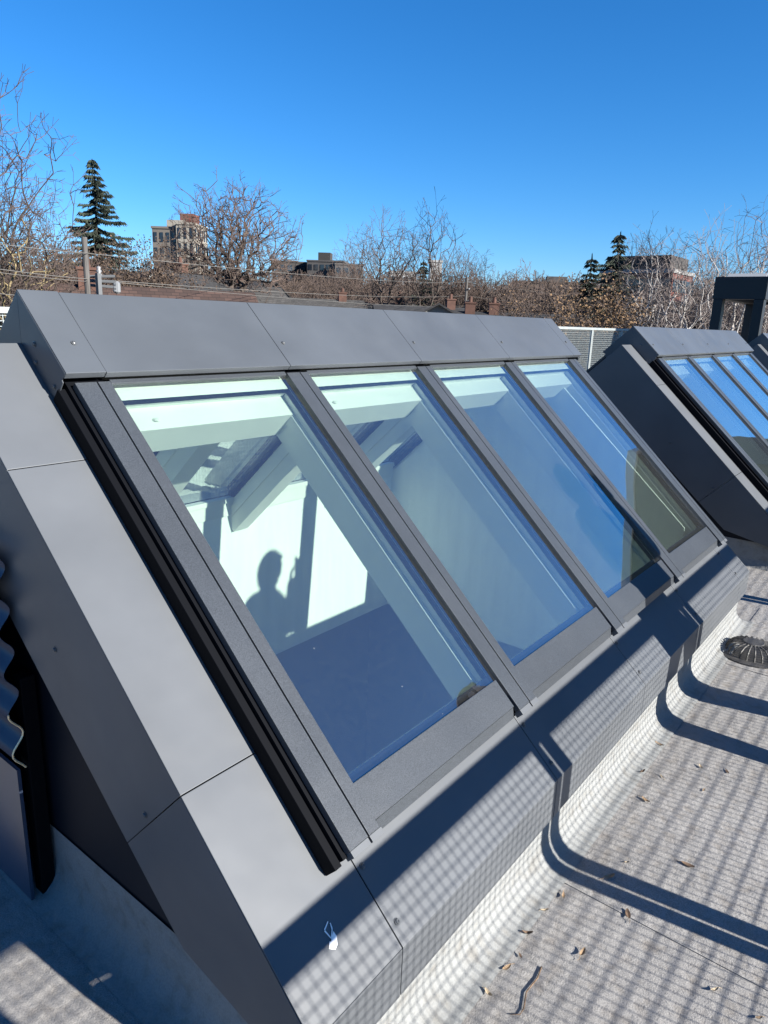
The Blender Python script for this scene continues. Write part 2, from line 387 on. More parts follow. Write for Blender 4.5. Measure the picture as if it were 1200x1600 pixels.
    for k in range(4):
        c = S(0.8 * k + 0.17, 1.302, -0.0745); mb.lathe([(0.011, 0), (0.011, 0.004), (0.007, 0.007), (0.001, 0.0075)], 10, c)
    bld(mb, 'frame_plug', M['white'])
    # gables at both ends
    for (xo, xi, xc, sg) in ((XL, -0.0785, -0.095, -1), (XR, 3.2365, 3.305, 1)):
        t = 0.003 * -sg
        for back in (False, True):
            fl = (lambda p: Vector((p.x, 2 * YR - p.y, p.z))) if back else (lambda p: p)
            sr = (YR - 0.08 * ST) / CT           # ridge of the flashing plane
            def strip(poly):
                a = [fl(S(x, s, -0.08)) for (x, s) in poly]
                b = MB(); nrm = fl(S(0, 0, -0.003)) - fl(S(0, 0, 0)); b.extrude(a, nrm)
                return bld(b, 'gable_flashing', M['flash'], bevel=0.0014)
            strip([(xo, 1.201), (xi, 1.201), (xi, sr - 0.001), (xo, sr - 0.001)])
            strip([(xo, 0.3055), (xi, 0.3055), (xi, 1.1985), (xo, 1.1985)])
            xf = (-0.0185 if sg < 0 else None)
            if xf is not None: strip([(xo, -0.2365), (xf, -0.2365), (xf, 0.03), (xi, 0.03), (xi, 0.303), (xo, 0.303)])
            else: strip([(xo, 0.0362), (xi, 0.0362), (xi, 0.303), (xo, 0.303)])
            # folded front of the corner sheet
            if sg < 0:
                p = S(0, -0.237, -0.08); b = MB(); yy = (2 * YR - p.y - 0.003) if back else p.y
                b.box(xo, -0.0185, yy, yy + 0.003, p.z - 0.138, p.z - 0.003); bld(b, 'gable_flashing', M['flash'], bevel=0.001)
            # side sheets
            f0 = S(0, -0.237, -0.08)
            def side(poly, name='gable_side_panel', x=xo, mt=M['flash']):
                b = MB(); b.extrude([fl(Vector((x, y, z))) for (y, z) in poly], (t, 0, 0)); return bld(b, name, mt, bevel=0.001)
            def yz(s, h): q = S(0, s, h); return (q.y, q.z)
            a = yz(0.3055, -0.0835); b_ = yz(0.3055, -0.41); ridge_low = yz((YR - 0.44 * ST) / CT, -0.44)
            side([a, yz(sr - 0.004, -0.0835), (YR, yz(sr, -0.0835)[1]), (YR, ridge_low[1]), b_])
            b2 = yz(0.303, -0.41)
            side([yz(0.303, -0.0835), b2, (0.294, -0.272), (0.06, -0.322), (f0.y + 0.004, f0.z - 0.138), (f0.y + 0.004, f0.z - 0.006)])
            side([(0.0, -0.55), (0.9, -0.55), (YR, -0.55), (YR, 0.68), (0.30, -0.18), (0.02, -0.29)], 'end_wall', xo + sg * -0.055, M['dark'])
            # ridge cap end plate
            side([(YR, S(0, 1.725, 0.025).z - 0.002), yz(1.412, 0.0235), yz(1.414, -0.004), yz(1.406, -0.006), yz(1.402, -0.074), yz(1.44, -0.079), (YR, yz(sr, -0.079)[1])], 'ridge_end_plate', xc, M['cap'])
    zz = S(0, 0.79, -0.29)
    for (y, z) in ((0.775, 0.328), (0.419, 0.029)):
        for yy in (y, 2 * YR - y): screw_side(yy, z, XL, -1)
    for (y, z) in ((1.17, 1.05), (1.17, 1.0), (1.08, 0.94)): screw_side(y, z, -0.095, -1)
    # membrane curb with cant
    mb = MB(); X0, X1, Y0, Y1 = XL + 0.05, XR - 0.05, -0.095, 2 * YR + 0.095
    prof = [(0.0, -0.335), (0.0, -0.46), (0.006, -0.49), (0.02, -0.515), (0.042, -0.535), (0.068, -0.543), (0.095, -0.5462)]
    vs = []; fs = []
    rnd = random.Random(3)
    nx, ny = 60, 40
    def ring(o, z):
        x0, x1, y0, y1 = X0 - o, X1 + o, Y0 - o, Y1 + o; r = []
        for i in range(nx): r.append((x0 + (x1 - x0) * i / nx, y0, z))
        for i in range(ny): r.append((x1, y0 + (y1 - y0) * i / ny, z))
        for i in range(nx): r.append((x1 - (x1 - x0) * i / nx, y1, z))
        for i in range(ny): r.append((x0, y1 - (y1 - y0) * i / ny, z))
        return r
    n = 2 * (nx + ny)
    ph = [rnd.uniform(0, 6.28) for _ in range(6)]
    for j, (o, z) in enumerate(prof):
        for i, p in enumerate(ring(o, z)):
            w = 0.0016 * (math.sin(i * 0.37 + ph[0]) + math.sin(i * 0.83 + ph[1] + j)) * (1 if 0 < j < len(prof) - 1 else 0)
            vs.append((p[0], p[1] - w * 0.7, p[2] + abs(w) * 0.6))
    for j in range(len(prof) - 1):
        for i in range(n): fs.append((j * n + (i + 1) % n, j * n + i, (j + 1) * n + i, (j + 1) * n + (i + 1) % n))
    mb.add(vs, [tuple(reversed(f)) for f in fs])
    bld(mb, 'curb', M['curb'], smooth=True)
    # white shaft lining and trim
    a0, a1, b0, b1 = 0.10, 3.06, 0.19, 2.30
    zt = lambda y: (y - 0.0) * ST / CT - 0.27
    th = 0.012
    mb = MB(); mb.box(a0, a1, b1, b1 + th, -1.0, 0.02); bld(mb, 'shaft_wall', M['plaster'])
    mb = MB(); mb.box(a0, a1, b0 - th, b0, -1.0, -0.06); bld(mb, 'shaft_wall', M['plaster'])
    for (xx, d) in ((a0, -th), (a1, th)):
        mb = MB(); poly = [(xx, b0, -1.0), (xx, b1, -1.0), (xx, b1, 0.06), (xx, YR, 1.0), (xx, b0, 0.06)]
        mb.extrude(poly, (d, 0, 0)); bld(mb, 'shaft_wall', M['plaster'])
    mb = MB(); mb.box(a0, a1, b1 - 0.012, b1 + 0.03, 0.021, 0.10); mb.box(a0, a1, b1 - 0.022, b1 + 0.03, 0.101, 0.13); bld(mb, 'trim_board', M['white'], bevel=0.002)
    return root
sky1 = make_skylight()
sky2 = copy_tree(sky1); sky2.location = BASE + Vector((SKY_X[1], 0, SKY_Z[1]))
sky3 = copy_tree(sky1); sky3.location = BASE + Vector((SKY_X[2], 0, SKY_Z[2]))
for o, l in ((sky1, 'large grey ridge skylight filling the foreground, nearest the viewer, white shaft visible inside'),
             (sky2, 'grey ridge skylight with blue sky reflections, behind the nearest one'),
             (sky3, 'dark gable of the farthest skylight at the right edge under the black pergola')):
    tag(o, l, 'skylight', 'ridge skylights in a row on the roof')

mb = MB(); rg = random.Random(21)
for k in range(18):
    x = rg.uniform(0.10, 0.66); s_ = rg.uniform(0.18, 0.95) ** 1.3; c = S(x, s_, -0.0118); rr = rg.choice((0.0006, 0.0007, 0.0009, 0.0014))
    mb.add([c + Vector((rr * math.cos(q), rr * 0.7 * math.sin(q), rr * 0.65 * math.sin(q))) for q in (0, 1.05, 2.1, 3.14, 4.2, 5.2)] + [S(x, s_, -0.0114)], [(0, 1, 6), (1, 2, 6), (2, 3, 6), (3, 4, 6), (4, 5, 6), (5, 0, 6)])
tag(mb.build('dirt_specks', mat('white_specks', (0.25, 0.25, 0.24), 0.8), sky1, BASE), kind='stuff')
# torn label remains on the corner flashing
def flat_on_flash(name, pts, mt, lift, label, cat):
    mb = MB(); mb.extrude([S(x, s, -0.08 + lift) for (x, s) in pts], S(0, 0, 0.0006) - S(0, 0, 0)); c = S(pts[0][0], pts[0][1], -0.08)
    return tag(mb.build(name, mt, base=c, loc=c), label, cat)
M['paper'] = mat('white_paper', (0.85, 0.85, 0.83), 0.8)
flat_on_flash('paper_scrap', [(-0.180, -0.128), (-0.170, -0.118), (-0.167, -0.121), (-0.163, -0.117), (-0.150, -0.108), (-0.149, -0.120), (-0.157, -0.134), (-0.168, -0.138)], M['paper'], 0.0015, 'torn white paper label scrap stuck on the sunlit corner flashing', 'paper scrap')
mb = MB()
for (a, b) in (((-0.167, -0.094), (-0.150, -0.086)), ((-0.168, -0.095), (-0.163, -0.116)), ((-0.163, -0.117), (-0.150, -0.103)), ((-0.150, -0.103), (-0.147, -0.091))):
    d = Vector((b[0] - a[0], b[1] - a[1])); nn = Vector((-d.y, d.x)).normalized() * 0.0016
    q = [(a[0] + nn.x, a[1] + nn.y), (a[0] - nn.x, a[1] - nn.y), (b[0] - nn.x * .6, b[1] - nn.y * .6), (b[0] + nn.x * .6, b[1] + nn.y * .6)]
    mb.extrude([S(x, s, -0.0785) for (x, s) in q], S(0, 0, 0.0006) - S(0, 0, 0))
c = S(-0.167, -0.094, -0.08)
tag(mb.build('sticker_residue', M['paper'], base=c, loc=c), 'pale outline of a peeled sticker in the rail shadow on the flashing', 'sticker')

# ------------------------------------------------------------------ corner post and corrugated sheet beside the gable
mb = MB()
ny_, nz_ = 2, 60
prof = []
for j in range(nz_ + 1):
    z = -0.09 + 0.66 * j / nz_
    prof.append((-0.338 + 0.017 * math.sin((z + 0.13) / 0.12 * 2 * math.pi), z))
a = [(x, 0.975, z) for (x, z) in prof]; b = [(x, 2.4, z) for (x, z) in prof]; a2 = [(x + 0.0016, 0.975, z) for (x, z) in prof]; b2 = [(x + 0.0016, 2.4, z) for (x, z) in prof]
n = len(prof); fs = []
for j in range(n - 1):
    fs += [(j, j + 1, n + j + 1, n + j), (2 * n + j + 1, 2 * n + j, 3 * n + j, 3 * n + j + 1), (j + 1, j, 2 * n + j, 2 * n + j + 1)]
mb.add(a + b + a2 + b2, fs)
M['navy'] = mat('blue_corrugated_coating', (0.035, 0.05, 0.085), 0.28, spec=0.6, var=0.15, vscale=5)
M['gold'] = mat('sunlit_cut_edge', (0.9, 0.7, 0.42), 0.4, metal=0.4)  # sunlight along the cut edge, put in as a bright gold colour
t = empty('corrugated_sheet', (-0.352, 1.02, -0.10)); tb = Vector((-0.352, 1.02, -0.10))
mb.build('sheet', M['navy'], t, tb, smooth=True)
mb = MB(); mb.tube([(x, 0.973, z) for (x, z) in prof[:17]], 0.0028, 5); mb.build('cut_edge', M['gold'], t, tb)
mb = MB(); mb.box(-0.342, -0.332, 0.99, 2.4, -0.54, -0.10); mb.build('lower_panel', M['navy'], t, tb)
tag(t, 'dark blue corrugated metal sheet with a bright wavy cut edge left of the gable', 'metal sheet')
mb = MB(); mb.box(-0.31, -0.268, 0.985, 1.03, DECK, 0.17); p = mb.build('corner_post', M['black'], base=(-0.3, 1.01, DECK), loc=(-0.3, 1.01, DECK), bevel=0.003)
tag(p, 'black metal corner post standing beside the corrugated sheet', 'post')

# ------------------------------------------------------------------ guard rails
def guard_panel(x0, x1, y, ztop, label, group, lw=0.055, rw=0.055, rail=0.072, pitch=0.03, wd=0.0025, mt=M['galv']):
    root = empty('guard_panel', ((x0 + x1) / 2, y, DECK)); B = ((x0 + x1) / 2, y, DECK)
    for (a, b) in ((x0, x0 + lw), (x1 - rw, x1)):
        mb = MB(); mb.box(a, b, y - 0.02, y + 0.02, DECK + 0.006, ztop - rail - 0.001); mb.build('upright', mt, root, B, bevel=0.003)
        mb = MB(); mb.box(a - 0.005, b + 0.005, y - 0.05, y + 0.05, DECK + 0.0005, DECK + 0.0055); mb.build('foot_plate', mt, root, B)
    mb = MB(); mb.box(x0, x1 + 0.0118, y - 0.024, y + 0.024, ztop - rail, ztop); mb.build('top_rail', mt, root, B, bevel=0.004)
    mb = MB(); mb.box(x0 + lw, x1 - rw, y - 0.012, y + 0.012, DECK + 0.05, DECK + 0.08); mb.build('bottom_rail', mt, root, B, bevel=0.003)
    mb = MB(); r = wd / 2
    n = int((x1 - rw - x0 - lw) / pitch)
    for i in range(1, n + 1):
        x = x0 + lw + (x1 - rw - x0 - lw) * i / (n + 1); mb.box(x - r, x + r, y - r, y + r, DECK + 0.081, ztop - rail - 0.001)
    k = int((ztop - rail - DECK - 0.08) / pitch)
    for j in range(1, k + 1):
        z = DECK + 0.08 + pitch * j; mb.box(x0 + lw, x1 - rw, y + r, y + 3 * r, z - r, z + r)
    tag(mb.build('wire_mesh', mt, root, B), kind='stuff')
    return tag(root, label, 'railing', group)
RX = [-3.4, -1.90, -0.345, 1.0, 2.54, 4.08, 5.62, 7.16, 8.70]
RL = ['farthest left panel of the mesh guard rail behind the viewpoint', 'second from left mesh guard rail panel behind the viewpoint', 'mesh guard rail panel whose shadow falls on the nearest corner flashing',
      'mesh guard rail panel shading the middle flashing, between the two post shadows', 'mesh guard rail panel beside the standing person', 'mesh guard rail panel across from the roof drain',
      'mesh guard rail panel across from the second skylight left half', 'mesh guard rail panel across from the second skylight right half']
for i in range(len(RX) - 1):
    guard_panel(RX[i] + 0.006, RX[i + 1] - 0.006, -1.4, 0.549, RL[i], 'front guard rail panels', 0.064, 0.052)
FX = [-2.6 + 1.3 * i for i in range(13)]
ORD = ['first', 'second', 'third', 'fourth', 'fifth', 'sixth', 'seventh', 'eighth', 'ninth', 'tenth', 'eleventh', 'twelfth', 'thirteenth', 'fourteenth']
FL = ['pale back fence panel at its left end, peeking past the cap end'] + ['%s pale mesh panel from the left end of the back fence' % ORD[i] for i in range(1, 14)]
M['fence'] = mat('pale_galvanised', (0.26, 0.285, 0.285), 0.5, metal=0.3, var=0.1, vscale=9)
for i in range(len(FX) - 1):
    seen = {8: 'mesh fence panel showing between the two skylight caps, left one', 9: 'mesh fence panel showing between the two skylight caps, right one'}
    guard_panel(FX[i] + 0.004, FX[i + 1] - 0.004, 3.9, 1.145, seen.get(i, FL[i]), 'back mesh fence panels', 0.03, 0.03, 0.04, 0.034, 0.0045, M['fence'])

# ------------------------------------------------------------------ roof drain
t = empty('roof_drain', (3.0, -0.27, DECK)); M['iron'] = mat('cast_iron', (0.05, 0.048, 0.046), 0.55, var=0.3, vscale=30, bump=0.3, bscale=120)
mb = MB(); mb.lathe([(0.20, 0.001), (0.20, 0.012), (0.185, 0.018), (0.15, 0.016), (0.14, 0.004)], 32); mb.build('clamp_ring', M['iron'], t, smooth=False)
for k in range(22):
    a = 2 * math.pi * k / 22; mb = MB(); c, s_ = math.cos(a), math.sin(a); pp = []
    for (r, z) in ((0.145, 0.012), (0.135, 0.06), (0.105, 0.088), (0.05, 0.098)):
        pp.append((r * c, r * s_, z))
    mb.tube(pp, 0.0058, 5); mb.build('rib', M['iron'], t)
mb = MB(); mb.lathe([(0.055, 0.092), (0.06, 0.1), (0.055, 0.106), (0.03, 0.108), (0.005, 0.108)], 18); mb.build('dome_cap', M['iron'], t)
t.scale = (0.92, 0.92, 0.7)
tag(t, 'cast iron dome strainer roof drain beside the curb', 'drain')

# ------------------------------------------------------------------ leaves, twig
M['leaf'] = [mat('dry_leaf', (0.26, 0.175, 0.10), 0.7, var=0.3, vscale=60), mat('pale_seed_wing', (0.34, 0.27, 0.18), 0.7, var=0.25, vscale=60), mat('brown_leaf', (0.12, 0.075, 0.045), 0.75, var=0.3, vscale=60)]
LV = [(1.75, -0.17, 'tan seed wing at the curb foot just before the person shadow'), (1.70, -0.35, 'brown leaf lying just below the person shadow'), (1.74, -0.44, 'dark thin leaf right of the others near the person shadow'),
      (1.55, -0.40, 'small dark stalk left of the leaf pair by the person shadow'), (1.53, -0.25, 'curled leaf in the middle of the cluster near the curb'), (1.51, -0.18, 'upper leaf of the cluster hugging the curb'),
      (1.34, -0.25, 'reddish stem-like leaf below the curb cluster'), (1.42, -0.15, 'pale leaf touching the curb left of the cluster'), (1.46, -0.17, 'small tan leaf between curb and cluster'),
      (0.88, -0.29, 'tan leaf on the upper edge of the post shadow'), (0.98, -0.31, 'pale narrow seed wing above the post shadow'), (1.10, -0.47, 'broad golden leaf right of the pale seed wing'),
      (0.71, -0.21, 'seed wing just below the bend of the post shadow'), (0.62, -0.19, 'curled leaf second below the post shadow along the curb'), (0.51, -0.19, 'curled leaf third below the post shadow along the curb'),
      (0.55, -0.34, 'long tan seed wing out on the open deck below the post shadow'), (0.67, -0.66, 'golden seed wing alone near the right edge of the deck'), (0.43, -0.21, 'brown leaf above the twig along the curb'),
      (0.37, -0.20, 'pale rounded leaf nearest left of the twig'), (0.27, -0.20, 'leaf at the very bottom along the curb'), (0.77, -0.39, 'round tan leaf on the lower edge of the post shadow'), (0.66, -0.77, 'small pale leaf in the bottom right corner')]
rnd = random.Random(8)
def leaf_mesh(k):
    r = random.Random(k); mb = MB(); n = 7; Lh = r.uniform(0.014, 0.022); w = r.uniform(0.28, 0.42); cu = r.uniform(0.15, 0.6)
    vs = []
    for i in range(n):
        t_ = i / (n - 1); x = (t_ - 0.5) * 2 * Lh; ww = Lh * w * math.sin(math.pi * (0.08 + 0.86 * t_)) ** 0.8
        z = cu * Lh * (2 * t_ - 1) ** 2 + 0.002
        vs += [(x, -ww, z + ww * cu), (x, 0, z), (x, ww, z + ww * cu * 1.4)]
    fs = []
    for i in range(n - 1):
        for j in range(2): fs.append((i * 3 + j, i * 3 + 3 + j, i * 3 + 4 + j, i * 3 + 1 + j))
    mb.add(vs, fs); mb.add([(v[0], v[1], v[2] + 0.0007) for v in vs], [tuple(reversed(f)) for f in fs])
    mb.tube([(Lh, 0, cu * Lh + 0.002), (Lh * 1.5, 0.002, 0.003), (Lh * 1.9, -0.002, 0.002)], 0.0008, 4)
    return mb.mesh('leaf', M['leaf'][k % 3])
LM = [leaf_mesh(k) for k in range(9)]
for i, (x, y, l) in enumerate(LV):
    o = add_obj('fallen_leaf', LM[i % 9], None, (x, y, DECK + 0.003), rnd.uniform(0, 6.3)); sc = rnd.uniform(0.5, 0.95); o.scale = (sc, sc, sc)
    tag(o, l, 'leaf', 'fallen leaves on the roof deck')
mb = MB(); tw = [(0.437, -0.271), (0.397, -0.279), (0.34, -0.275), (0.293, -0.292), (0.272, -0.292), (0.257, -0.271)]
mb.tube([(x, y, DECK + 0.003 + (0.0015 if 0 < i < 5 else 0)) for i, (x, y) in enumerate(tw)], [0.0022, 0.0021, 0.002, 0.0017, 0.0014, 0.001], 6)
tag(mb.build('twig', M['leaf'][2], base=(0.34, -0.28, DECK), loc=(0.34, -0.28, DECK), smooth=True), 'thin curved brown twig lying on the deck in front', 'twig')

# ------------------------------------------------------------------ person by the rail (casts the head shadow in the shaft)
def person(loc, rz):
    root = empty('person', loc, rz)
    skin = mat('skin', (0.55, 0.34, 0.25), 0.55); coat = mat('navy_coat', (0.03, 0.035, 0.05), 0.85, bump=0.2); trou = mat('grey_trousers', (0.07, 0.07, 0.08), 0.9); hair = mat('brown_hair', (0.05, 0.03, 0.02), 0.7, bump=0.4, bscale=200); shoe = mat('black_boots', (0.02, 0.02, 0.02), 0.5)
    def skinned(name, nodes, edges, mt, parent, sub=2):
        me = bpy.data.meshes.new(name); me.from_pydata([n[0] for n in nodes], edges, [])
        o = bpy.data.objects.new(name, me); COL.objects.link(o)
        sk = o.modifiers.new('skin', 'SKIN'); sk.use_smooth_shade = True
        for v, n in zip(me.skin_vertices[0].data, nodes): v.radius = n[1] if isinstance(n[1], tuple) else (n[1], n[1])
        me.skin_vertices[0].data[0].use_root = True
        sb = o.modifiers.new('sub', 'SUBSURF'); sb.levels = sub; sb.render_levels = sub
        dg = bpy.context.evaluated_depsgraph_get(); m2 = bpy.data.meshes.new_from_object(o.evaluated_get(dg)); m2.name = name
        bpy.data.objects.remove(o); m2.materials.clear(); m2.materials.append(mt)
        m2.polygons.foreach_set('use_smooth', [True] * len(m2.polygons))
        return add_obj(name, m2, parent)
    # body: pelvis root, facing +Y; right (+X) hand raised holding a phone near the face
    nodes = [((0, 0, 0.95), (0.18, 0.13)), ((0, 0, 1.12), (0.175, 0.12)), ((0, 0.01, 1.30), (0.195, 0.13)), ((0, 0, 1.44), (0.14, 0.10)), ((0, 0.005, 1.51), 0.06), ((0, 0.015, 1.57), 0.062),
             ((0.10, 0, 0.88), 0.10), ((0.12, 0.10, 0.50), 0.068), ((0.125, 0.15, 0.12), 0.05), ((-0.10, 0, 0.88), 0.10), ((-0.11, -0.07, 0.50), 0.068), ((-0.12, -0.14, 0.12), 0.05),
             ((0.19, 0, 1.41), 0.062), ((0.21, 0.09, 1.22), 0.07), ((0.115, 0.15, 1.44), 0.056), ((0.085, 0.165, 1.54), (0.05, 0.034)),
             ((-0.19, 0, 1.41), 0.062), ((-0.235, -0.02, 1.13), 0.048), ((-0.22, 0.06, 0.90), 0.036), ((-0.215, 0.08, 0.82), (0.02, 0.04)),
             ((0.13, 0.21, 0.05), 0.045), ((0.135, 0.29, 0.04), 0.035), ((-0.125, -0.08, 0.05), 0.045), ((-0.13, 0.0, 0.04), 0.035)]
    edges = [(0, 1), (1, 2), (2, 3), (3, 4), (4, 5), (0, 6), (6, 7), (7, 8), (0, 9), (9, 10), (10, 11), (3, 12), (12, 13), (13, 14), (14, 15), (3, 16), (16, 17), (17, 18), (18, 19), (8, 20), (20, 21), (11, 22), (22, 23)]
    body = skinned('body', nodes, edges, coat, root)
    for mm in (trou, shoe, skin): body.data.materials.append(mm)
    for p in body.data.polygons:
        c = p.center
        if c.z < 0.1: p.material_index = 2
        elif c.z < 0.86 and abs(c.x) < 0.2: p.material_index = 1
        elif c.z > 1.50 and abs(c.x) < 0.1: p.material_index = 3
        elif (c.y > 0.12 and c.z > 1.47 and c.x > 0.03) or (c.z < 0.88 and c.x < -0.19): p.material_index = 3
    # head: shaped sphere with nose, ears
    mb = MB(); nu, nv = 20, 14; vs = []
    for j in range(nv + 1):
        ph = math.pi * j / nv
        for i in range(nu):
            a = 2 * math.pi * i / nu; x = math.sin(ph) * math.cos(a) * 0.078; y = math.sin(ph) * math.sin(a) * 0.098; z = math.cos(ph) * 0.118
            if z < 0: k = 1 + z * 2.2; x *= k; y = y * (1 + z * 1.2) + 0.012 * (-z / 0.118)
            if y > 0.06 and abs(x) < 0.02 and -0.045 < z < 0.02: y += 0.02 * (1 - abs(x) / 0.02) * (1 if z < -0.01 else 0.5)
            if y > 0.05 and 0.0 < z < 0.03 and 0.02 < abs(x) < 0.05: y -= 0.008
            vs.append((x, y, z))
    fs = [(j * nu + i, (j + 1) * nu + i, (j + 1) * nu + (i + 1) % nu, j * nu + (i + 1) % nu) for j in range(nv) for i in range(nu)]
    mb.add(vs, fs)
    for sx in (-1, 1): mb.lathe([(0.012, -0.03), (0.02, -0.01), (0.024, 0.015), (0.012, 0.032), (0.002, 0.034)], 8, (sx * 0.078, 0.0, -0.005))
    head = mb.build('head', skin, root, loc=(0, 0.03, 1.65), smooth=True); head.scale = (0.92, 0.88, 1.05)
    for sx in (-1, 1):
        e = MB(); e.lathe([(0.001, -0.011), (0.008, -0.008), (0.011, 0), (0.008, 0.008), (0.001, 0.011)], 10); e.build('eye', mat('eye', (0.7, 0.7, 0.68), 0.2), head, loc=(sx * 0.032, 0.078, 0.014), smooth=True)
    e = MB(); e.box(-0.024, 0.024, 0.082, 0.092, -0.062, -0.05); e.build('mouth', mat('lips', (0.35, 0.14, 0.12), 0.5), head, bevel=0.004)
    mb = MB(); vs = []
    for j in range(nv // 2 + 4):
        ph = math.pi * j / nv
        for i in range(nu):
            a = 2 * math.pi * i / nu; y = math.sin(ph) * math.sin(a)
            z = math.cos(ph) * 0.13; k = 1.12
            if y > 0.45: z = max(z, 0.06)
            vs.append((math.sin(ph) * math.cos(a) * 0.078 * k, y * 0.098 * k - 0.006, z))
    fs = [(j * nu + i, (j + 1) * nu + i, (j + 1) * nu + (i + 1) % nu, j * nu + (i + 1) % nu) for j in range(nv // 2 + 3) for i in range(nu)]
    mb.add(vs, fs); mb.build('hair', hair, head, smooth=True)
    # fingers round the phone, relaxed left fingers
    for k in range(4):
        z = 1.53 + 0.019 * k
        f = MB(); f.tube([(0.115, 0.17, z), (0.116, 0.203, z), (0.085 - 0.004 * k, 0.219, z)], [0.0095, 0.009, 0.0075], 8); f.build('finger', skin, root, smooth=True)
        yy = 0.055 + 0.018 * k; f = MB(); f.tube([(-0.214, yy, 0.79), (-0.212, yy + 0.002, 0.745 + 0.004 * abs(k - 1.5)), (-0.2, yy + 0.004, 0.715 + 0.006 * abs(k - 1.5))], [0.0095, 0.009, 0.007], 8); f.build('finger', skin, root, smooth=True)
    f = MB(); f.tube([(0.075, 0.155, 1.535), (0.048, 0.18, 1.555), (0.055, 0.197, 1.585)], [0.011, 0.01, 0.008], 8); f.build('thumb', skin, root, smooth=True)
    f = MB(); f.tube([(-0.205, 0.045, 0.84), (-0.19, 0.03, 0.80), (-0.19, 0.035, 0.77)], [0.011, 0.01, 0.008], 8); f.build('thumb', skin, root, smooth=True)
    return root
pr = person((2.23, -0.95, DECK), -0.85); pr.scale = (1.2, 1.2, 0.965)
tag(pr, 'standing person in a dark coat holding up a phone, whose shadow falls into the shaft', 'person')
mb = MB(); mb.box(-0.038, 0.038, -0.004, 0.004, -0.075, 0.075)
phn = mb.build('phone', M['black'], loc=Vector((2.23, -0.95, DECK)) + Matrix.Rotation(-0.85, 3, 'Z') @ Vector((0.085 * 1.2, 0.207 * 1.2, 1.575 * 0.965)), bevel=0.003); phn.rotation_euler = (0, 0, -0.85)
tag(phn, 'black phone held in the raised hand of the person', 'phone')

# ------------------------------------------------------------------ pergola and stair house on the roof
M['blacksteel'] = mat('black_steel', (0.008, 0.009, 0.011), 0.5)
pg = empty('pergola', (18.0, 3.1, DECK)); PB = Vector((18.0, 3.1, DECK))
PX0, PX1, PY0, PY1, PZ = 16.5, 19.6, 2.72, 3.55, 2.32
for (x, y) in ((PX0, PY0), (PX0, PY1), (PX1, PY0), (PX1, PY1)):
    mb = MB(); mb.box(x - 0.12, x + 0.12, y - 0.10, y + 0.10, DECK, PZ - 0.472); mb.build('post', M['blacksteel'], pg, PB, bevel=0.006)
for (x0, x1, y0, y1) in ((PX0 - 0.12, PX0 + 0.12, PY0 - 0.12, PY1 + 0.12), (PX1 - 0.12, PX1 + 0.12, PY0 - 0.12, PY1 + 0.12), (PX0 + 0.121, PX1 - 0.121, PY0 - 0.12, PY0 + 0.12), (PX0 + 0.121, PX1 - 0.121, PY1 - 0.12, PY1 + 0.12)):
    mb = MB(); mb.box(x0, x1, y0, y1, PZ - 0.47, PZ); mb.build('beam', M['blacksteel'], pg, PB, bevel=0.006)
M['louvre'] = mat('pale_louvre', (0.30, 0.31, 0.31), 0.5)
for k in range(13):
    x = PX0 + 0.35 + 0.2 * k; mb = MB(); mb.extrude([(x - 0.08, PY0 + 0.02, PZ + 0.002), (x + 0.06, PY0 + 0.02, PZ + 0.085), (x + 0.06, PY0 + 0.02, PZ + 0.1), (x - 0.08, PY0 + 0.02, PZ + 0.017)], (0, PY1 - PY0 - 0.04, 0))
    mb.build('louvre', M['louvre'], pg, PB)
tag(pg, 'black steel pergola with pale louvres standing behind the second skylight', 'pergola')
sh = empty('stair_house', (14.0, -2.9, DECK)); SB = Vector((14.0, -2.9, DECK))
mb = MB(); mb.box(12.2, 16.2, -5.2, -0.85, DECK, 3.55); mb.build('wall', mat('olive_cladding', (0.05, 0.05, 0.038), 0.8, var=0.15, vscale=3), sh, SB)
mb = MB(); mb.box(12.12, 16.28, -5.28, -0.77, 3.551, 3.72); mb.build('parapet_cap', mat('pale_cap', (0.4, 0.42, 0.42), 0.5), sh, SB, bevel=0.01)
mb = MB(); mb.box(12.16, 12.199, -3.6, -2.6, DECK + 0.05, 1.6); dr = mb.build('door', mat('grey_door', (0.12, 0.12, 0.12), 0.5), sh, SB)
mb = MB(); mb.box(12.12, 12.158, -3.5, -3.45, 0.4, 0.55); mb.build('handle', M['screw'], dr, SB)
tag(sh, 'olive clad stair house with pale parapet cap right of the skylights', 'stair house')

# ------------------------------------------------------------------ ground
GZ = -8.7
mb = MB(); mb.add([(-3000, -3000, GZ), (3000, -3000, GZ), (3000, 3000, GZ), (-3000, 3000, GZ)], [(0, 1, 2, 3)])
tag(mb.build('ground', mat('winter_ground', (0.06, 0.05, 0.035), 0.95, var=0.4, vscale=0.08, detail=6)), kind='structure')

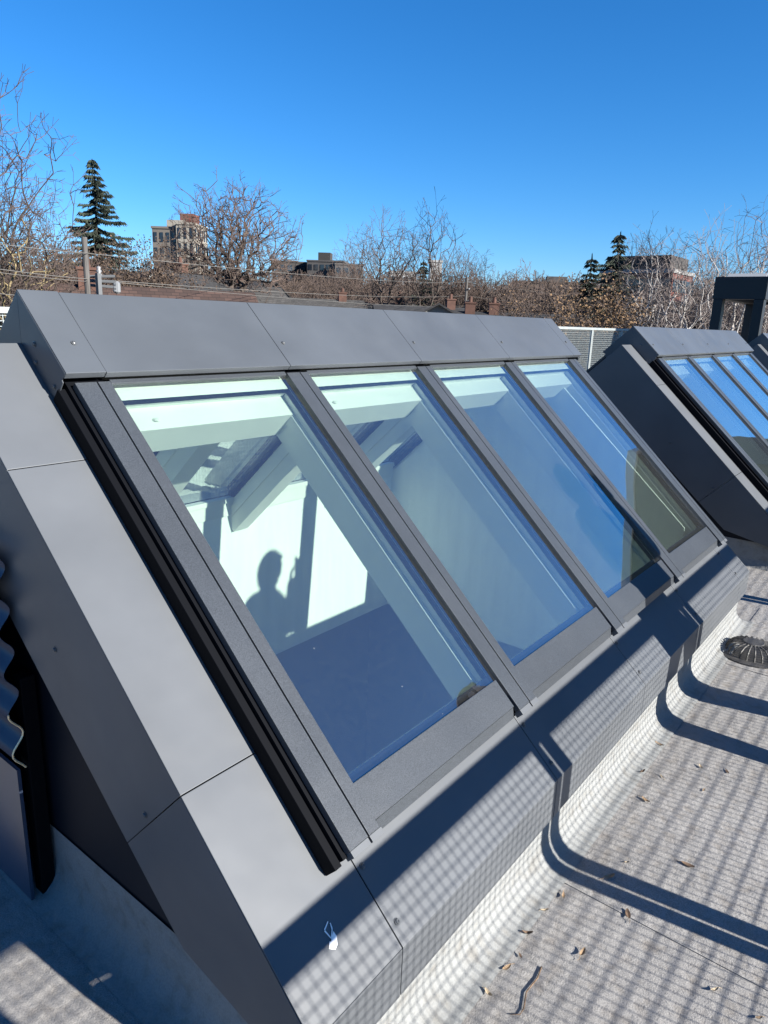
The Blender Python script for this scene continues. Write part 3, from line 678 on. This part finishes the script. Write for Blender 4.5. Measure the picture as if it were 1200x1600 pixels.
# ------------------------------------------------------------------ trees
import numpy as np
def grow(seed, H, Rad, fork=0.5, n=1500, r0=0.25, bf=0.35, tw=2, twl=0.6, bottom=None, lean=0.0, droop=0.0):
    """leafless tree: crown points joined to the trunk by shortest wiring, limbs thickened by what they carry"""
    rg = np.random.RandomState(seed); zf = H * fork; z0 = H * (fork if bottom is None else bottom)
    P = []; ph = rg.uniform(0, 6.28, 6)
    zc, rz = (z0 * 0.55 + H * 0.45), None
    while len(P) < n:
        v = rg.normal(size=3); v /= np.linalg.norm(v); a = math.atan2(v[1], v[0])
        k = rg.uniform(0.03, 1) ** 0.42 * (1 + 0.16 * math.sin(2 * a + ph[0]) * (1 - abs(v[2])) + 0.13 * math.sin(3 * a + 4 * v[2] + ph[1]) + 0.09 * math.sin(7 * a + 5 * v[2] + ph[2]))
        z = zc + v[2] * k * ((H - zc) if v[2] > 0 else (zc - z0)) * 0.97
        P.append((v[0] * k * Rad + lean * (z - zf), v[1] * k * Rad, z))
    P = np.array([(0.0, 0.0, zf)] + P); N_ = len(P)
    par = np.zeros(N_, int); plen = np.zeros(N_); best = np.linalg.norm(P - P[0], axis=1); dist = best.copy(); done = np.zeros(N_, bool); done[0] = True; order = [0]
    cost = best.copy(); cost[0] = 1e9; src = np.zeros(N_, int)
    for _ in range(N_ - 1):
        i = int(np.argmin(np.where(done, 1e9, cost))); done[i] = True; par[i] = src[i]; plen[i] = plen[src[i]] + np.linalg.norm(P[i] - P[src[i]]); order.append(i)
        c = np.linalg.norm(P - P[i], axis=1) + bf * plen[i]; up = c < cost; cost = np.where(up, c, cost); src = np.where(up, i, src)
    tipc = np.zeros(N_); kids = [[] for _ in range(N_)]
    for i in order[1:]: kids[par[i]].append(i)
    rad = np.zeros(N_)
    for i in reversed(order): rad[i] = (sum(rad[k] ** 2.25 for k in kids[i])) ** (1 / 2.25) if kids[i] else 1.0
    rad *= r0 * 0.8 / rad[0]
    br = [([Vector((0, 0, 0)), Vector((rg.normal() * 0.06, rg.normal() * 0.06, zf * 0.5)), Vector(P[0])], [r0 * 1.15, r0, r0 * 0.82], 0)]
    mid = {}
    for i in order[1:]:
        a_, b_ = Vector(P[par[i]]), Vector(P[i]); L_ = (b_ - a_).length; m_ = a_.lerp(b_, 0.5) + Vector(rg.normal(size=3)) * L_ * 0.03
        ra = min(rad[par[i]], rad[i] * 1.35); br.append(([a_, m_, b_], [ra, (ra + rad[i]) / 2, rad[i]], 1 if rad[i] > r0 * 0.12 else 3))
        nt = tw if not kids[i] else (1 if rg.rand() < 0.5 else 0)
        d = (b_ - a_).normalized() if L_ > 1e-6 else Vector((0, 0, 1))
        for _t in range(nt):
            dd = (d + Vector(rg.normal(size=3)) * 0.55 + Vector((0, 0, 0.25 - droop))).normalized(); l_ = twl * rg.uniform(0.5, 1.2)
            e = b_ + dd * l_; e2 = e + (dd + Vector(rg.normal(size=3)) * 0.4).normalized() * l_ * 0.7
            br.append(([b_, e, e2], [rad[i] * 0.7, rad[i] * 0.5, 0.002], 4))
            f_ = e + (dd + Vector(rg.normal(size=3)) * 0.8).normalized() * l_ * 0.6; br.append(([e, f_], [rad[i] * 0.5, 0.002], 4))
    return br
def tree_meshes(name, br, bark, twig, tw_r=0.014, split=2, leaf=None, seed=0, leaf_n=0, leaf_s=0.1):
    a, b = MB(), MB()
    for pts, rad, lev in br:
        if lev < split: a.tube(pts, rad, 7 if lev == 0 else 5, caps=False)
        else: b.tube(pts, [max(r, tw_r) for r in rad], 4 if lev == 2 else 3, caps=False)
    if leaf_n:
        rg = random.Random(seed); tips = [p for pts, rad, lev in br if lev >= 3 for p in pts[1:]]
        for i in range(leaf_n):
            c = rg.choice(tips) + Vector((rg.gauss(0, 0.18), rg.gauss(0, 0.18), rg.gauss(0, 0.18))); u = Vector((rg.gauss(0, 1), rg.gauss(0, 1), rg.gauss(0, 1))).normalized() * leaf_s * rg.uniform(0.6, 1.3); w = u.orthogonal() * 0.6
            if rg.random() < 0.5: w = w.cross(u).normalized() * w.length
            b.add([c - u, c + w, c + u, c - w], [(0, 1, 2, 3)], 1)
    return a.mesh('trunk', bark, smooth=True), b.mesh('crown', [twig, leaf] if leaf else twig)
def plant(meshes, px, dist, label, cat='tree', group='bare trees beyond the roof', rz=0.0, sc=1.0, name='bare_tree', py=480):
    p = at(px, py, dist); root = empty(name, (p.x, p.y, GZ), rz); root.scale = (sc, sc, sc)
    add_obj('trunk', meshes[0], root); add_obj('crown', meshes[1], root)
    return tag(root, label, cat, group)
def Hof(px, ytop, dist): return at(px, ytop, dist).z - GZ
bark_d = mat('dark_bark', (0.055, 0.042, 0.034), 0.95, var=0.3, vscale=6); twig_d = mat('dark_twigs', (0.075, 0.052, 0.042), 0.95)
bark_y = mat('yellowish_bark', (0.16, 0.125, 0.065), 0.95, var=0.35, vscale=5); twig_r = mat('reddish_twigs', (0.062, 0.045, 0.038), 0.95)
bark_w = mat('birch_bark', (0.30, 0.28, 0.26), 0.8, var=0.35, vscale=3); twig_w = mat('birch_twigs', (0.14, 0.115, 0.105), 0.9)
leaf_b = mat('dead_brown_leaves', (0.066, 0.043, 0.028), 0.9, var=0.4, vscale=2); leaf_t = mat('dead_tan_leaves', (0.1612, 0.0992, 0.0496), 0.9, var=0.4, vscale=4)
def bare(px, ytop, dist, rad, seed, label, bark=bark_d, twig=twig_d, group='bare trees beyond the roof', tr=0.014, **kw):
    H = Hof(px, ytop, dist); lk = {k: kw.pop(k) for k in ('leaf', 'leaf_n', 'leaf_s') if k in kw}
    return plant(tree_meshes('t', grow(seed, H, rad, **kw), bark, twig, tr, seed=seed, **lk), px, dist, label, group=group, rz=seed * 0.7)
bare(-34, 126, 30, 3.3, 11, 'tall bare maple with reddish twigs at the left edge', bark_d, twig_r, fork=0.45, bottom=0.5, n=1100, r0=0.2, bf=0.42, tw=3, twl=0.45, tr=0.007)
bare(36, 296, 27, 2.2, 12, 'low bare tree with yellowish forked trunks behind the left cap end', bark_y, twig_r, fork=0.56, bottom=0.64, n=600, r0=0.13, bf=0.42, twl=0.45, tr=0.006)
bare(366, 290, 56, 4.5, 21, 'broad spreading bare elm left of centre', bark_d, twig_d, fork=0.5, bottom=0.58, n=1500, r0=0.44, bf=0.36, tw=3, twl=0.45, tr=0.010)
bare(603, 334, 72, 3.3, 22, 'left of two tall bare trees in the centre', bark_d, twig_d, fork=0.42, bottom=0.5, n=360, r0=0.24, bf=0.5, twl=0.95, tr=0.012)
bare(664, 326, 70, 2.5, 23, 'right of two tall bare trees in the centre', bark_d, twig_d, fork=0.40, bottom=0.48, n=300, r0=0.22, bf=0.5, twl=0.95, tr=0.012)
bare(556, 362, 95, 2.8, 24, 'hazy bare tree just left of the central pair', bark_d, twig_d, fork=0.45, n=380, r0=0.2, bf=0.6, twl=0.9, tr=0.014)
bare(716, 390, 100, 3.2, 25, 'rounded bare tree above the thin utility pole', bark_d, twig_d, fork=0.48, bottom=0.55, n=520, r0=0.2, bf=0.55, twl=0.9, tr=0.014)
bare(745, 400, 104, 2.0, 26, 'narrow bare tree right beside the rounded one', bark_d, twig_d, fork=0.48, n=260, r0=0.17, bf=0.6, twl=0.9, tr=0.014)
bare(782, 426, 115, 3.8, 27, 'small grey bare tree right of the thin utility pole', bark_d, twig_d, fork=0.5, n=380, r0=0.2, twl=0.9, tr=0.016)
for i, (px, yt, d, rd, l) in enumerate(((1003, 354, 42, 1.7, 'white birch with fine twigs right of the right spruces'), (1082, 354, 38, 2.0, 'largest white birch with forked pale trunk left of the pergola'),
                                      (1168, 338, 40, 2.0, 'white birch rising above the pergola'), (1044, 384, 50, 2.2, 'slender birch between two larger birches'), (1222, 345, 45, 2.4, 'white birch cut off by the right edge'), (1120, 370, 46, 1.8, 'narrow birch just left of the pergola post'))):
    bare(px, yt, d, rd, 41 + i, l, bark_w, twig_w, 'white birches on the right', fork=0.48, bottom=0.5, n=480, r0=0.15, bf=0.5, twl=0.6, tr=0.0065, droop=0.05)
for i, (px, yt, d, rd, l) in enumerate(((105, 374, 40, 2.9, 'brown leafed tree left of the spruce'), (198, 386, 42, 3.0, 'brown leafed tree behind the left utility pole'), (250, 400, 46, 2.9, 'low russet tree left of the elm'), (48, 388, 36, 2.8, 'brown tree low behind the forked trunks'), (308, 404, 85, 5.0, 'dull brown tree beneath the distant apartment block'), (424, 418, 90, 5.0, 'wide brown tree right of the elm trunk'), (500, 428, 105, 5.5, 'brown tree below the far hilltop complex'), (858, 462, 60, 3.0, 'brown tree left of the shorter right spruce'))):
    bare(px, yt, d, rd, 61 + i, l, bark_d, twig_r, 'trees with dead brown leaves', fork=0.45, bottom=0.5, n=700, r0=0.16, bf=0.5, twl=0.5, tr=0.009, leaf=leaf_b, leaf_n=9000 if i < 5 else 4000, leaf_s=0.06)
for i, (px, yt, d, rd, l) in enumerate(((945, 446, 21, 1.25, 'tan leafed beech right behind the fence'), (888, 466, 23, 0.8, 'small tan leafed tree left of the beech'), (808, 456, 30, 0.8, 'thin sapling with a few tan leaves at the cap end'))):
    bare(px, yt, d, rd, 71 + i, l, bark_d, twig_r, 'trees with pale tan leaves', fork=0.62, bottom=0.66, n=700, r0=0.08, twl=0.25, tr=0.006, leaf=leaf_t, leaf_n=(8000, 4000, 1200)[i], leaf_s=0.034)
bare(818, 412, 38, 0.4, 81, 'lone slender sapling poking above the skyline', bark_d, twig_d, fork=0.7, n=60, r0=0.04, twl=0.5, tr=0.011)
bare(795, 430, 36, 0.5, 82, 'forked bare sapling left of the lone slender one', bark_d, twig_d, fork=0.7, n=60, r0=0.04, twl=0.5, tr=0.010)

# distant thicket: one mass of leafless crowns nobody could count
mb = MB(); rg = random.Random(5)
protos = [grow(90 + k, 13, 4.4, fork=0.4, n=330, r0=0.2, twl=0.9, tw=2) for k in range(4)]
for k in range(190):
    px = -80 + 1380 * (k + rg.random()) / 190; d = rg.uniform(95, 200); p = at(px, 480, d)
    yt = 436 + (px / 1200) * 30 - rg.uniform(0, 26); H = Hof(px, yt, d); ca, sa = math.cos(k), math.sin(k); f = H / 13
    for pts, rad, lev in protos[k % 4]:
        if lev == 0: continue
        pp = [pts[0], pts[-1]]
        q = [Vector((p.x + (v.x * ca - v.y * sa) * f, p.y + (v.x * sa + v.y * ca) * f, GZ + v.z * f)) for v in pp]
        mb.tube(q, [max(r * f, 0.045) for r in (rad[0], rad[-1])], 3, caps=False)
tag(mb.build('far_thicket', mat('far_twigs', (0.0680, 0.0480, 0.0384), 0.95, var=0.3, vscale=0.05)), 'mass of distant brown leafless trees along the skyline', 'woodland', kind='stuff')

def spruce(px, ytop, dist, rad, seed, label):
    H = Hof(px, ytop, dist); rg = random.Random(seed); p = at(px, 480, dist); root = empty('spruce_tree', (p.x, p.y, GZ))
    a = MB(); a.tube([(0, 0, 0), (0.05, 0, H * 0.5), (0, 0.04, H)], [0.22, 0.13, 0.02], 7, caps=False); a.build('trunk', bark_d, root)
    b = MB(); z = H * 0.3
    while z < H * 0.995:
        f = min(1.0, (H - z) / (H * 0.42)); n = rg.randint(5, 8)
        for k in range(n):
            an = rg.uniform(0, 6.28); Lb = (0.12 + rad * (f ** 0.85)) * rg.choice((0.35, 0.6, 0.8, 0.95, 1.05, 1.25)); steps = max(3, int(Lb / 0.16))
            for i in range(steps):
                t_ = (i + 0.5) / steps; r = Lb * t_; zz = z + 0.25 * Lb * (0.25 - 1.1 * t_ + 0.75 * t_ * t_) * 1.6
                c = Vector((math.cos(an) * r, math.sin(an) * r, zz)); out = Vector((math.cos(an), math.sin(an), -0.25)); sd = Vector((-math.sin(an), math.cos(an), 0))
                for sgn in (-1, 1):
                    w = 0.34 * (1 - 0.55 * t_) * rg.uniform(0.7, 1.3)
                    tip = c + out * 0.22 + sd * sgn * w + Vector((0, 0, -rg.uniform(0.1, 0.34)))
                    b.add([c - out * 0.1, c + out * 0.14, tip], [(0, 1, 2)]); b.add([c + Vector((0, 0, 0.07)), c - Vector((0, 0, 0.16)), tip + out * 0.06], [(0, 1, 2)])
        z += rg.uniform(0.25, 0.5)
    for k in range(5): b.add([(0.08 * math.cos(k * 2.4), 0.08 * math.sin(k * 2.4), H - 0.5), (-0.08 * math.cos(k * 2.4), -0.08 * math.sin(k * 2.4), H - 0.5), (0, 0, H + 0.1)], [(0, 1, 2)])
    b.build('crown', needle, root); return tag(root, label, 'tree', 'dark spruces on the skyline')
needle = mat('spruce_needles', (0.018, 0.026, 0.016), 0.85, var=0.4, vscale=2)
spruce(159, 250, 70, 3.3, 1, 'lone dark spruce towering above the trees on the left')
spruce(957, 362, 62, 2.6, 2, 'taller of the two dark spruces near the birches')
spruce(917, 396, 66, 2.0, 3, 'shorter dark spruce left of its taller neighbour')
spruce(659, 404, 90, 2.0, 4, 'small dark spruce behind the central bare trees')

# ------------------------------------------------------------------ houses and far buildings
M['wpane'] = mat('window_glass', (0.012, 0.016, 0.022), 0.08, spec=0.8); M['wtrim'] = mat('white_trim', (0.22, 0.22, 0.21), 0.6)
def brick(name, c): return mat(name, c, 0.9, var=0.22, vscale=2.5, bump=0.3, bscale=14)
def roofm(name, c):
    Mr = mat(name, c, 0.85, bump=0.3, bscale=9); nt = Mr.node_tree; bs = nt.nodes['Principled BSDF']
    tc = nt.nodes['Texture Coordinate']; sx = nt.nodes.new('ShaderNodeSeparateXYZ'); cx = nt.nodes.new('ShaderNodeCombineXYZ'); bt = nt.nodes.new('ShaderNodeTexBrick')
    nt.links.new(tc.outputs['Object'], sx.inputs[0]); nt.links.new(sx.outputs['X'], cx.inputs['X']); nt.links.new(sx.outputs['Z'], cx.inputs['Y']); nt.links.new(cx.outputs[0], bt.inputs['Vector'])
    bt.inputs['Scale'].default_value = 1.0; bt.inputs['Brick Width'].default_value = 0.34; bt.inputs['Row Height'].default_value = 0.13; bt.inputs['Mortar Size'].default_value = 0.012
    bt.inputs['Color1'].default_value = c + (1,); bt.inputs['Color2'].default_value = tuple(x * 0.55 for x in c) + (1,); bt.inputs['Mortar'].default_value = tuple(x * 0.3 for x in c) + (1,)
    nt.links.new(bt.outputs['Color'], bs.inputs['Base Color']); return Mr
def house(px, dist, ridge_y, w, d, roof_h, turn, wallm, roofm_, label, chim=((0.3, 0.0),), wins=3, dormer=False, gable_front=False):
    top = at(px, ridge_y, dist); p = at(px, 480, dist); dirv = Vector((p.x - CAM.x, p.y - CAM.y)); yaw = math.atan2(dirv.y, dirv.x) - math.pi / 2 + turn
    root = empty('house', (p.x, p.y, GZ), yaw); Ht = top.z - GZ; wh = Ht - roof_h; hw, hd = w / 2, d / 2
    b = MB(); b.extrude([(-hw, -hd, 0), (-hw, hd, 0), (-hw, hd, wh), (-hw, 0, wh + roof_h - 0.12), (-hw, -hd, wh)], (w, 0, 0)); wall = b.build('wall', wallm, root)
    b = MB(); ov = 0.4; e = roof_h / hd
    for sg in (-1, 1):
        pl = [(-hw - ov, 0, Ht), (-hw - ov, sg * (hd + ov), wh - e * ov), (-hw - ov, sg * (hd + ov), wh - e * ov - 0.12), (-hw - ov, 0, Ht - 0.12)]
        b.extrude(pl if sg > 0 else pl[::-1], (w + 2 * ov, 0, 0))
    rf = b.build('roof', roofm_, root)
    for (u, vv) in chim:
        cx = u * w; b = MB(); b.box(cx - 0.36, cx + 0.36, vv * d - 0.34, vv * d + 0.34, Ht - 1.6, Ht + 0.55); b.box(cx - 0.42, cx + 0.42, vv * d - 0.40, vv * d + 0.40, Ht + 0.551, Ht + 0.66); b.build('chimney', M['chim'], rf)
        b = MB(); b.lathe([(0.16, 0), (0.13, 0.4), (0.1, 0.4)], 8, (cx, vv * d, Ht + 0.66)); b.build('chimney_pot', M['chim'], rf)
    def win(c, ax, ww, hh):       # ax 'f' front, 'l' left gable, 'r' right gable
        def bx(mb, u0, u1, z0, z1, o0, o1):
            if ax == 'f': mb.box(c[0] + u0, c[0] + u1, -hd - o1, -hd - o0, c[1] + z0, c[1] + z1)
            else:
                s_ = -1 if ax == 'l' else 1; x0, x1 = s_ * (hw + o0), s_ * (hw + o1); mb.box(min(x0, x1), max(x0, x1), c[0] + u0, c[0] + u1, c[1] + z0, c[1] + z1)
        f = MB()
        bx(f, -ww / 2 - .1, ww / 2 + .1, hh / 2, hh / 2 + .12, 0.004, 0.09); bx(f, -ww / 2 - .14, ww / 2 + .14, -hh / 2 - .12, -hh / 2, 0.004, 0.13)
        bx(f, -ww / 2 - .1, -ww / 2, -hh / 2, hh / 2, 0.004, 0.09); bx(f, ww / 2, ww / 2 + .1, -hh / 2, hh / 2, 0.004, 0.09); bx(f, -ww / 2, ww / 2, -0.03, 0.03, 0.004, 0.07)
        fo = f.build('window', M['wtrim'], root); g = MB(); bx(g, -ww / 2, ww / 2, -hh / 2, hh / 2, 0.003, 0.03); g.build('pane', M['wpane'], fo)
    for k in range(wins):
        for lv in (1.4, 3.0): win((-hw + w * (k + 0.5) / wins, wh - lv), 'f', 0.95, 1.15) if lv < 2 else None
    for ax in ('l', 'r'):
        for yy in (-0.8, 0.8): win((yy, wh + 0.2), ax, 0.8, 1.1)
    if dormer:
        b = MB(); b.extrude([(-1.6, -hd * 0.75, wh + 0.5), (1.6, -hd * 0.75, wh + 0.5), (1.6, -hd * 0.75, wh + 2.0), (0, -hd * 0.75, wh + 2.9), (-1.6, -hd * 0.75, wh + 2.0)], (0, hd * 0.75, 0)); dm = b.build('dormer', M['wtrim'], root)
        for sx in (-0.75, 0.75):
            b = MB(); b.box(sx - 0.5, sx + 0.5, -hd * 0.75 - 0.03, -hd * 0.75 - 0.003, wh + 0.8, wh + 1.9); b.build('window', M['wpane'], dm)
        b = MB()
        for sg in (-1, 1):
            pl = [(0, -hd * 0.75 - 0.3, wh + 3.05), (sg * 1.9, -hd * 0.75 - 0.3, wh + 1.98), (sg * 1.9, -hd * 0.75 - 0.3, wh + 1.86), (0, -hd * 0.75 - 0.3, wh + 2.93)]
            b.extrude(pl if sg > 0 else pl[::-1], (0, hd * 0.75, 0))
        b.build('dormer_roof', roofm_, dm)
    return tag(root, label, 'house', 'houses beyond the roof')
M['chim'] = brick('chimney_brick', (0.0700, 0.0336, 0.0238))
bk1, bk2, bk3 = brick('red_brick', (0.1020, 0.0390, 0.0270)), brick('brown_brick', (0.0780, 0.0450, 0.0300)), brick('tan_brick', (0.1320, 0.0960, 0.0660))
whs = mat('white_siding', (0.2, 0.2, 0.19), 0.8, var=0.1); grs = mat('grey_stucco', (0.1200, 0.1260, 0.1260), 0.9, var=0.15)
r1, r2, r3 = roofm('brown_shingles', (0.06, 0.034, 0.026)), roofm('charcoal_shingles', (0.0270, 0.0270, 0.0288)), roofm('grey_shingles', (0.0550, 0.0523, 0.0495))
house(228, 33, 449, 8.6, 7.5, 2.6, 0.12, bk2, r1, 'long brown shingled house roof just beyond the ridge cap, left', chim=((-0.26, 0.0),))
house(300, 52, 428, 6.5, 8.0, 3.2, 1.0, bk1, r2, 'red brick house with a dark roof and white gable trim', chim=((0.0, 0.1),))
house(252, 60, 428, 7.5, 8, 2.4, 0.2, whs, r2, 'white house with a dormer behind the long brown roof', chim=(), dormer=True)
house(350, 64, 438, 6, 8, 2.4, -0.3, grs, r2, 'grey house behind the elm trunk', chim=((0.2, 0),))
house(382, 60, 446, 5.5, 8, 2.2, 0.4, whs, r3, 'white sided house right of the elm trunk', chim=())
house(432, 75, 442, 3.6, 7, 3.4, 1.57, whs, r2, 'narrow white house with steep pointed gable', chim=())
house(480, 70, 466, 10, 8, 2.2, 0.1, grs, r3, 'low wide house roof left of the central trees', chim=((0.33, 0.0),))
house(570, 72, 472, 9, 8, 2.4, -0.15, bk2, r3, 'grey roofed house below the central trees', chim=((0.37, 0.0),))
house(655, 62, 478, 7, 7, 2.2, 0.2, bk3, r2, 'dark roofed house right of the central trees', chim=((0.38, 0.0),))
house(686, 48, 474, 2.2, 6, 1.6, 1.57, whs, r2, 'little white gable peeking over the cap', chim=())
house(745, 55, 487, 5, 7, 2.0, 0.1, bk1, r2, 'dark roof with twin brick chimneys near the thin pole', chim=((-0.1, 0.0), (0.25, 0.0)))
house(20, 45, 446, 8, 8, 2.6, 0.3, grs, r2, 'grey house behind the forked trunks at the left edge', chim=())
house(840, 58, 490, 7, 7, 2.0, -0.2, bk2, r3, 'house behind the sapling at the cap end', chim=())

def block(px, dist, ytop, w, d, turn, wallm, label, rows, cols, winw=0.62, winh=0.55, pent=None, floor=3.1, band=False, capm=None):
    p = at(px, 480, dist); top = at(px, ytop, dist).z; dirv = Vector((p.x - CAM.x, p.y - CAM.y)); yaw = math.atan2(dirv.y, dirv.x) - math.pi / 2 + turn
    root = empty('apartment_building', (p.x, p.y, GZ), yaw); H = top - GZ; hw, hd = w / 2, d / 2
    b = MB(); b.box(-hw, hw, -hd, hd, 0, H); b.build('wall', wallm, root)
    b = MB(); b.box(-hw - 0.2, hw + 0.2, -hd - 0.2, hd + 0.2, H + 0.003, H + 0.5); b.build('parapet', capm or wallm, root)
    wm = {}
    for ax, span, nc in (('f', w, cols), ('r', d, max(2, int(cols * d / w))), ('l', d, max(2, int(cols * d / w)))):
        cw = span / nc; ww, hh = cw * winw, floor * winh
        if band: b = MB(); b.box(-span / 2 + .3, span / 2 - .3, -0.12, -0.004, -hh / 2, hh / 2)
        else: b = MB(); b.box(-ww / 2, ww / 2, -0.12, -0.004, -hh / 2, hh / 2)
        me = b.mesh('window', M['wpane'])
        for rr in range(rows):
            for k in range(1 if band else nc):
                u = 0 if band else -span / 2 + cw * (k + 0.5); z = H - floor * (rr + 0.55)
                o = add_obj('window', me, root)
                if ax == 'f': o.location = (u, -hd, z)
                elif ax == 'r': o.location = (hw, u, z); o.rotation_euler = (0, 0, math.pi / 2)
                else: o.location = (-hw, u, z); o.rotation_euler = (0, 0, -math.pi / 2)
    if pent:
        for (x0, x1, y0, y1, h, mm) in pent:
            b = MB(); b.box(x0, x1, y0, y1, H + 0.503, H + 0.5 + h); b.build('penthouse', mm, root)
    return tag(root, label, 'building', 'buildings on the skyline')
bw = mat('pale_concrete', (0.24, 0.22, 0.185), 0.85, var=0.1, vscale=0.3); bd = mat('dark_concrete', (0.026, 0.024, 0.023), 0.85, var=0.15, vscale=0.3); bb = brick('far_brick', (0.13, 0.045, 0.034)); bg_ = mat('grey_concrete', (0.05, 0.047, 0.046), 0.85, var=0.2, vscale=0.2); white = mat('white_panel', (0.24, 0.24, 0.235), 0.7)
block(276, 190, 361, 7.5, 8, -0.35, mat('brown_concrete', (0.12, 0.105, 0.09), 0.85, var=0.15, vscale=0.3), 'brownish apartment block with stepped penthouse left of the elm', 6, 5, winw=0.5, winh=0.62, pent=((-0.5, 3.9, -3, 3, 1.6, bw),), floor=3.4)
block(304, 188, 355, 4.4, 9, -0.35, bw, 'pale apartment wing with brick penthouse right behind the elm crown', 6, 3, winw=0.4, winh=0.7, pent=((-2.1, 1.2, -2, 2, 2.2, bb),), floor=3.4)
block(470, 260, 413, 18, 10, 0.25, bd, 'left dark block of the far hilltop complex', 4, 7, floor=3.2)
block(512, 250, 411, 12, 10, -0.2, bg_, 'grey block of the far hilltop complex with roof plant', 4, 6, pent=((-3, 1, -2, 2, 2.6, bd),), floor=3.2)
block(540, 240, 416, 9, 9, 0.2, bg_, 'tan block of the far hilltop complex', 3, 4, floor=3.2)
block(677, 170, 411, 2.6, 4, 0.1, white, 'narrow white tower block behind the small spruce', 3, 1, winw=0.01, winh=0.01)
block(626, 200, 428, 7, 6, 0.1, white, 'low white building seen between the central trunks', 2, 4)
block(1005, 118, 430, 10.5, 9, -0.35, bb, 'brick apartment building with glazed top storey behind the birches', 4, 5, pent=((-4.5, 4.2, -3.6, 3.6, 1.7, M['wpane']), (-4.8, 4.5, -3.9, 3.9, 1.9, bd)), floor=3.0, band=True, capm=white)
block(860, 230, 444, 24, 10, 0.1, bd, 'long low dark building on the horizon right of the cap end', 3, 10, pent=((-2, 4, -2, 2, 1.6, bg_),), floor=3.2)
block(815, 260, 448, 9, 10, 0.1, bg_, 'small grey building left of the long low one', 3, 4)

# ------------------------------------------------------------------ utility poles and cables
wood = mat('weathered_pole_wood', (0.075, 0.07, 0.066), 0.9, var=0.3, vscale=4, stretch=(6, 6, 0.5)); cer = mat('ceramic_insulator', (0.16, 0.165, 0.17), 0.3); grey = mat('grey_fitting', (0.07, 0.075, 0.08), 0.5)
def pole(px, dist, ytop, r, label, big):
    p = at(px, 480, dist); H = at(px, ytop, dist).z - GZ; root = empty('utility_pole', (p.x, p.y, GZ))
    b = MB(); b.tube([(0, 0, 0), (0, 0, H)], [r * 1.2, r], 10); b.build('shaft', wood, root, smooth=False)
    if big:
        b = MB(); b.box(0.1, 0.22, -0.42, -0.28, H - 4.2, H - 1.0); b.build('riser', grey, root)
        dx, dy = 0.94, -0.34
        for z in (H - 1.1, H - 2.15):
            for kk in range(3):
                zz = z - 0.12 * kk; b = MB(); b.tube([(0, 0, zz), (dx * 0.8, dy * 0.8, zz + 0.05 - 0.04 * kk)], 0.045, 6); b.build('bracket', grey, root)
            for q in (0.35, 0.8):
                b = MB(); b.lathe([(0.05, 0), (0.09, 0.06), (0.05, 0.1), (0.09, 0.16), (0.05, 0.2), (0.07, 0.26), (0.02, 0.3)], 10, (dx * q, dy * q, z - 0.42 if q > 0.5 else z + 0.02)); b.build('insulator', cer, root, smooth=True)
            b = MB(); b.lathe([(0.05, -0.3), (0.1, -0.25), (0.1, 0.0), (0.04, 0.06)], 10, (dx * 0.85, dy * 0.85, z - 0.15)); b.build('cutout', cer, root)
    else:
        b = MB(); b.tube([(-0.1, 0.05, H - 0.4), (0.5, -0.3, H - 0.4)], 0.04, 5); b.build('bracket', grey, root)
        for z in (H - 1.2, H - 2.4): b = MB(); b.lathe([(0.05, 0), (0.1, 0.08), (0.05, 0.2)], 8, (0.0, -0.3, z)); b.build('insulator', cer, root)
    return tag(root, label, 'utility pole', 'utility poles')
pole(139, 24, 371, 0.082, 'thick wooden utility pole with insulators on the left', True)
pole(727, 78, 434, 0.13, 'thin distant utility pole right of the central trees', False)
pole(1192 + 420, 60, 440, 0.13, 'utility pole beyond the right edge', False)
cab = mat('pale_cable', (0.13, 0.125, 0.115), 0.6)
def cable(pts, r, label, sag=0.02):
    P = [at(*q) for q in pts]; path = []
    for a, b in zip(P[:-1], P[1:]):
        L = (b - a).length
        for i in range(16): t_ = i / 16; path.append(a.lerp(b, t_) + Vector((0, 0, -4 * sag * L * t_ * (1 - t_) * 0.25)))
    path.append(P[-1]); mb = MB(); mb.tube(path, r, 5); c = path[0]
    tag(mb.build('power_cable', cab, base=c, loc=c, smooth=True), label, 'cable', 'overhead cables')
cable([(-60, 373, 19), (139, 396, 24), (727, 441, 78), (1240, 500, 90)], 0.010, 'uppermost overhead cable crossing the skyline')
cable([(-60, 412, 19), (139, 436, 24), (727, 462, 78), (1240, 520, 90)], 0.010, 'middle overhead cable below the uppermost one')
cable([(-60, 418, 19), (139, 440, 24)], 0.008, 'short doubled cable left of the thick pole')
cable([(139, 437, 24), (727, 478, 78)], 0.009, 'lowest overhead cable just above the ridge cap')
cable([(-60, 452, 19), (139, 470, 24)], 0.009, 'low cable at the far left above the cap end')
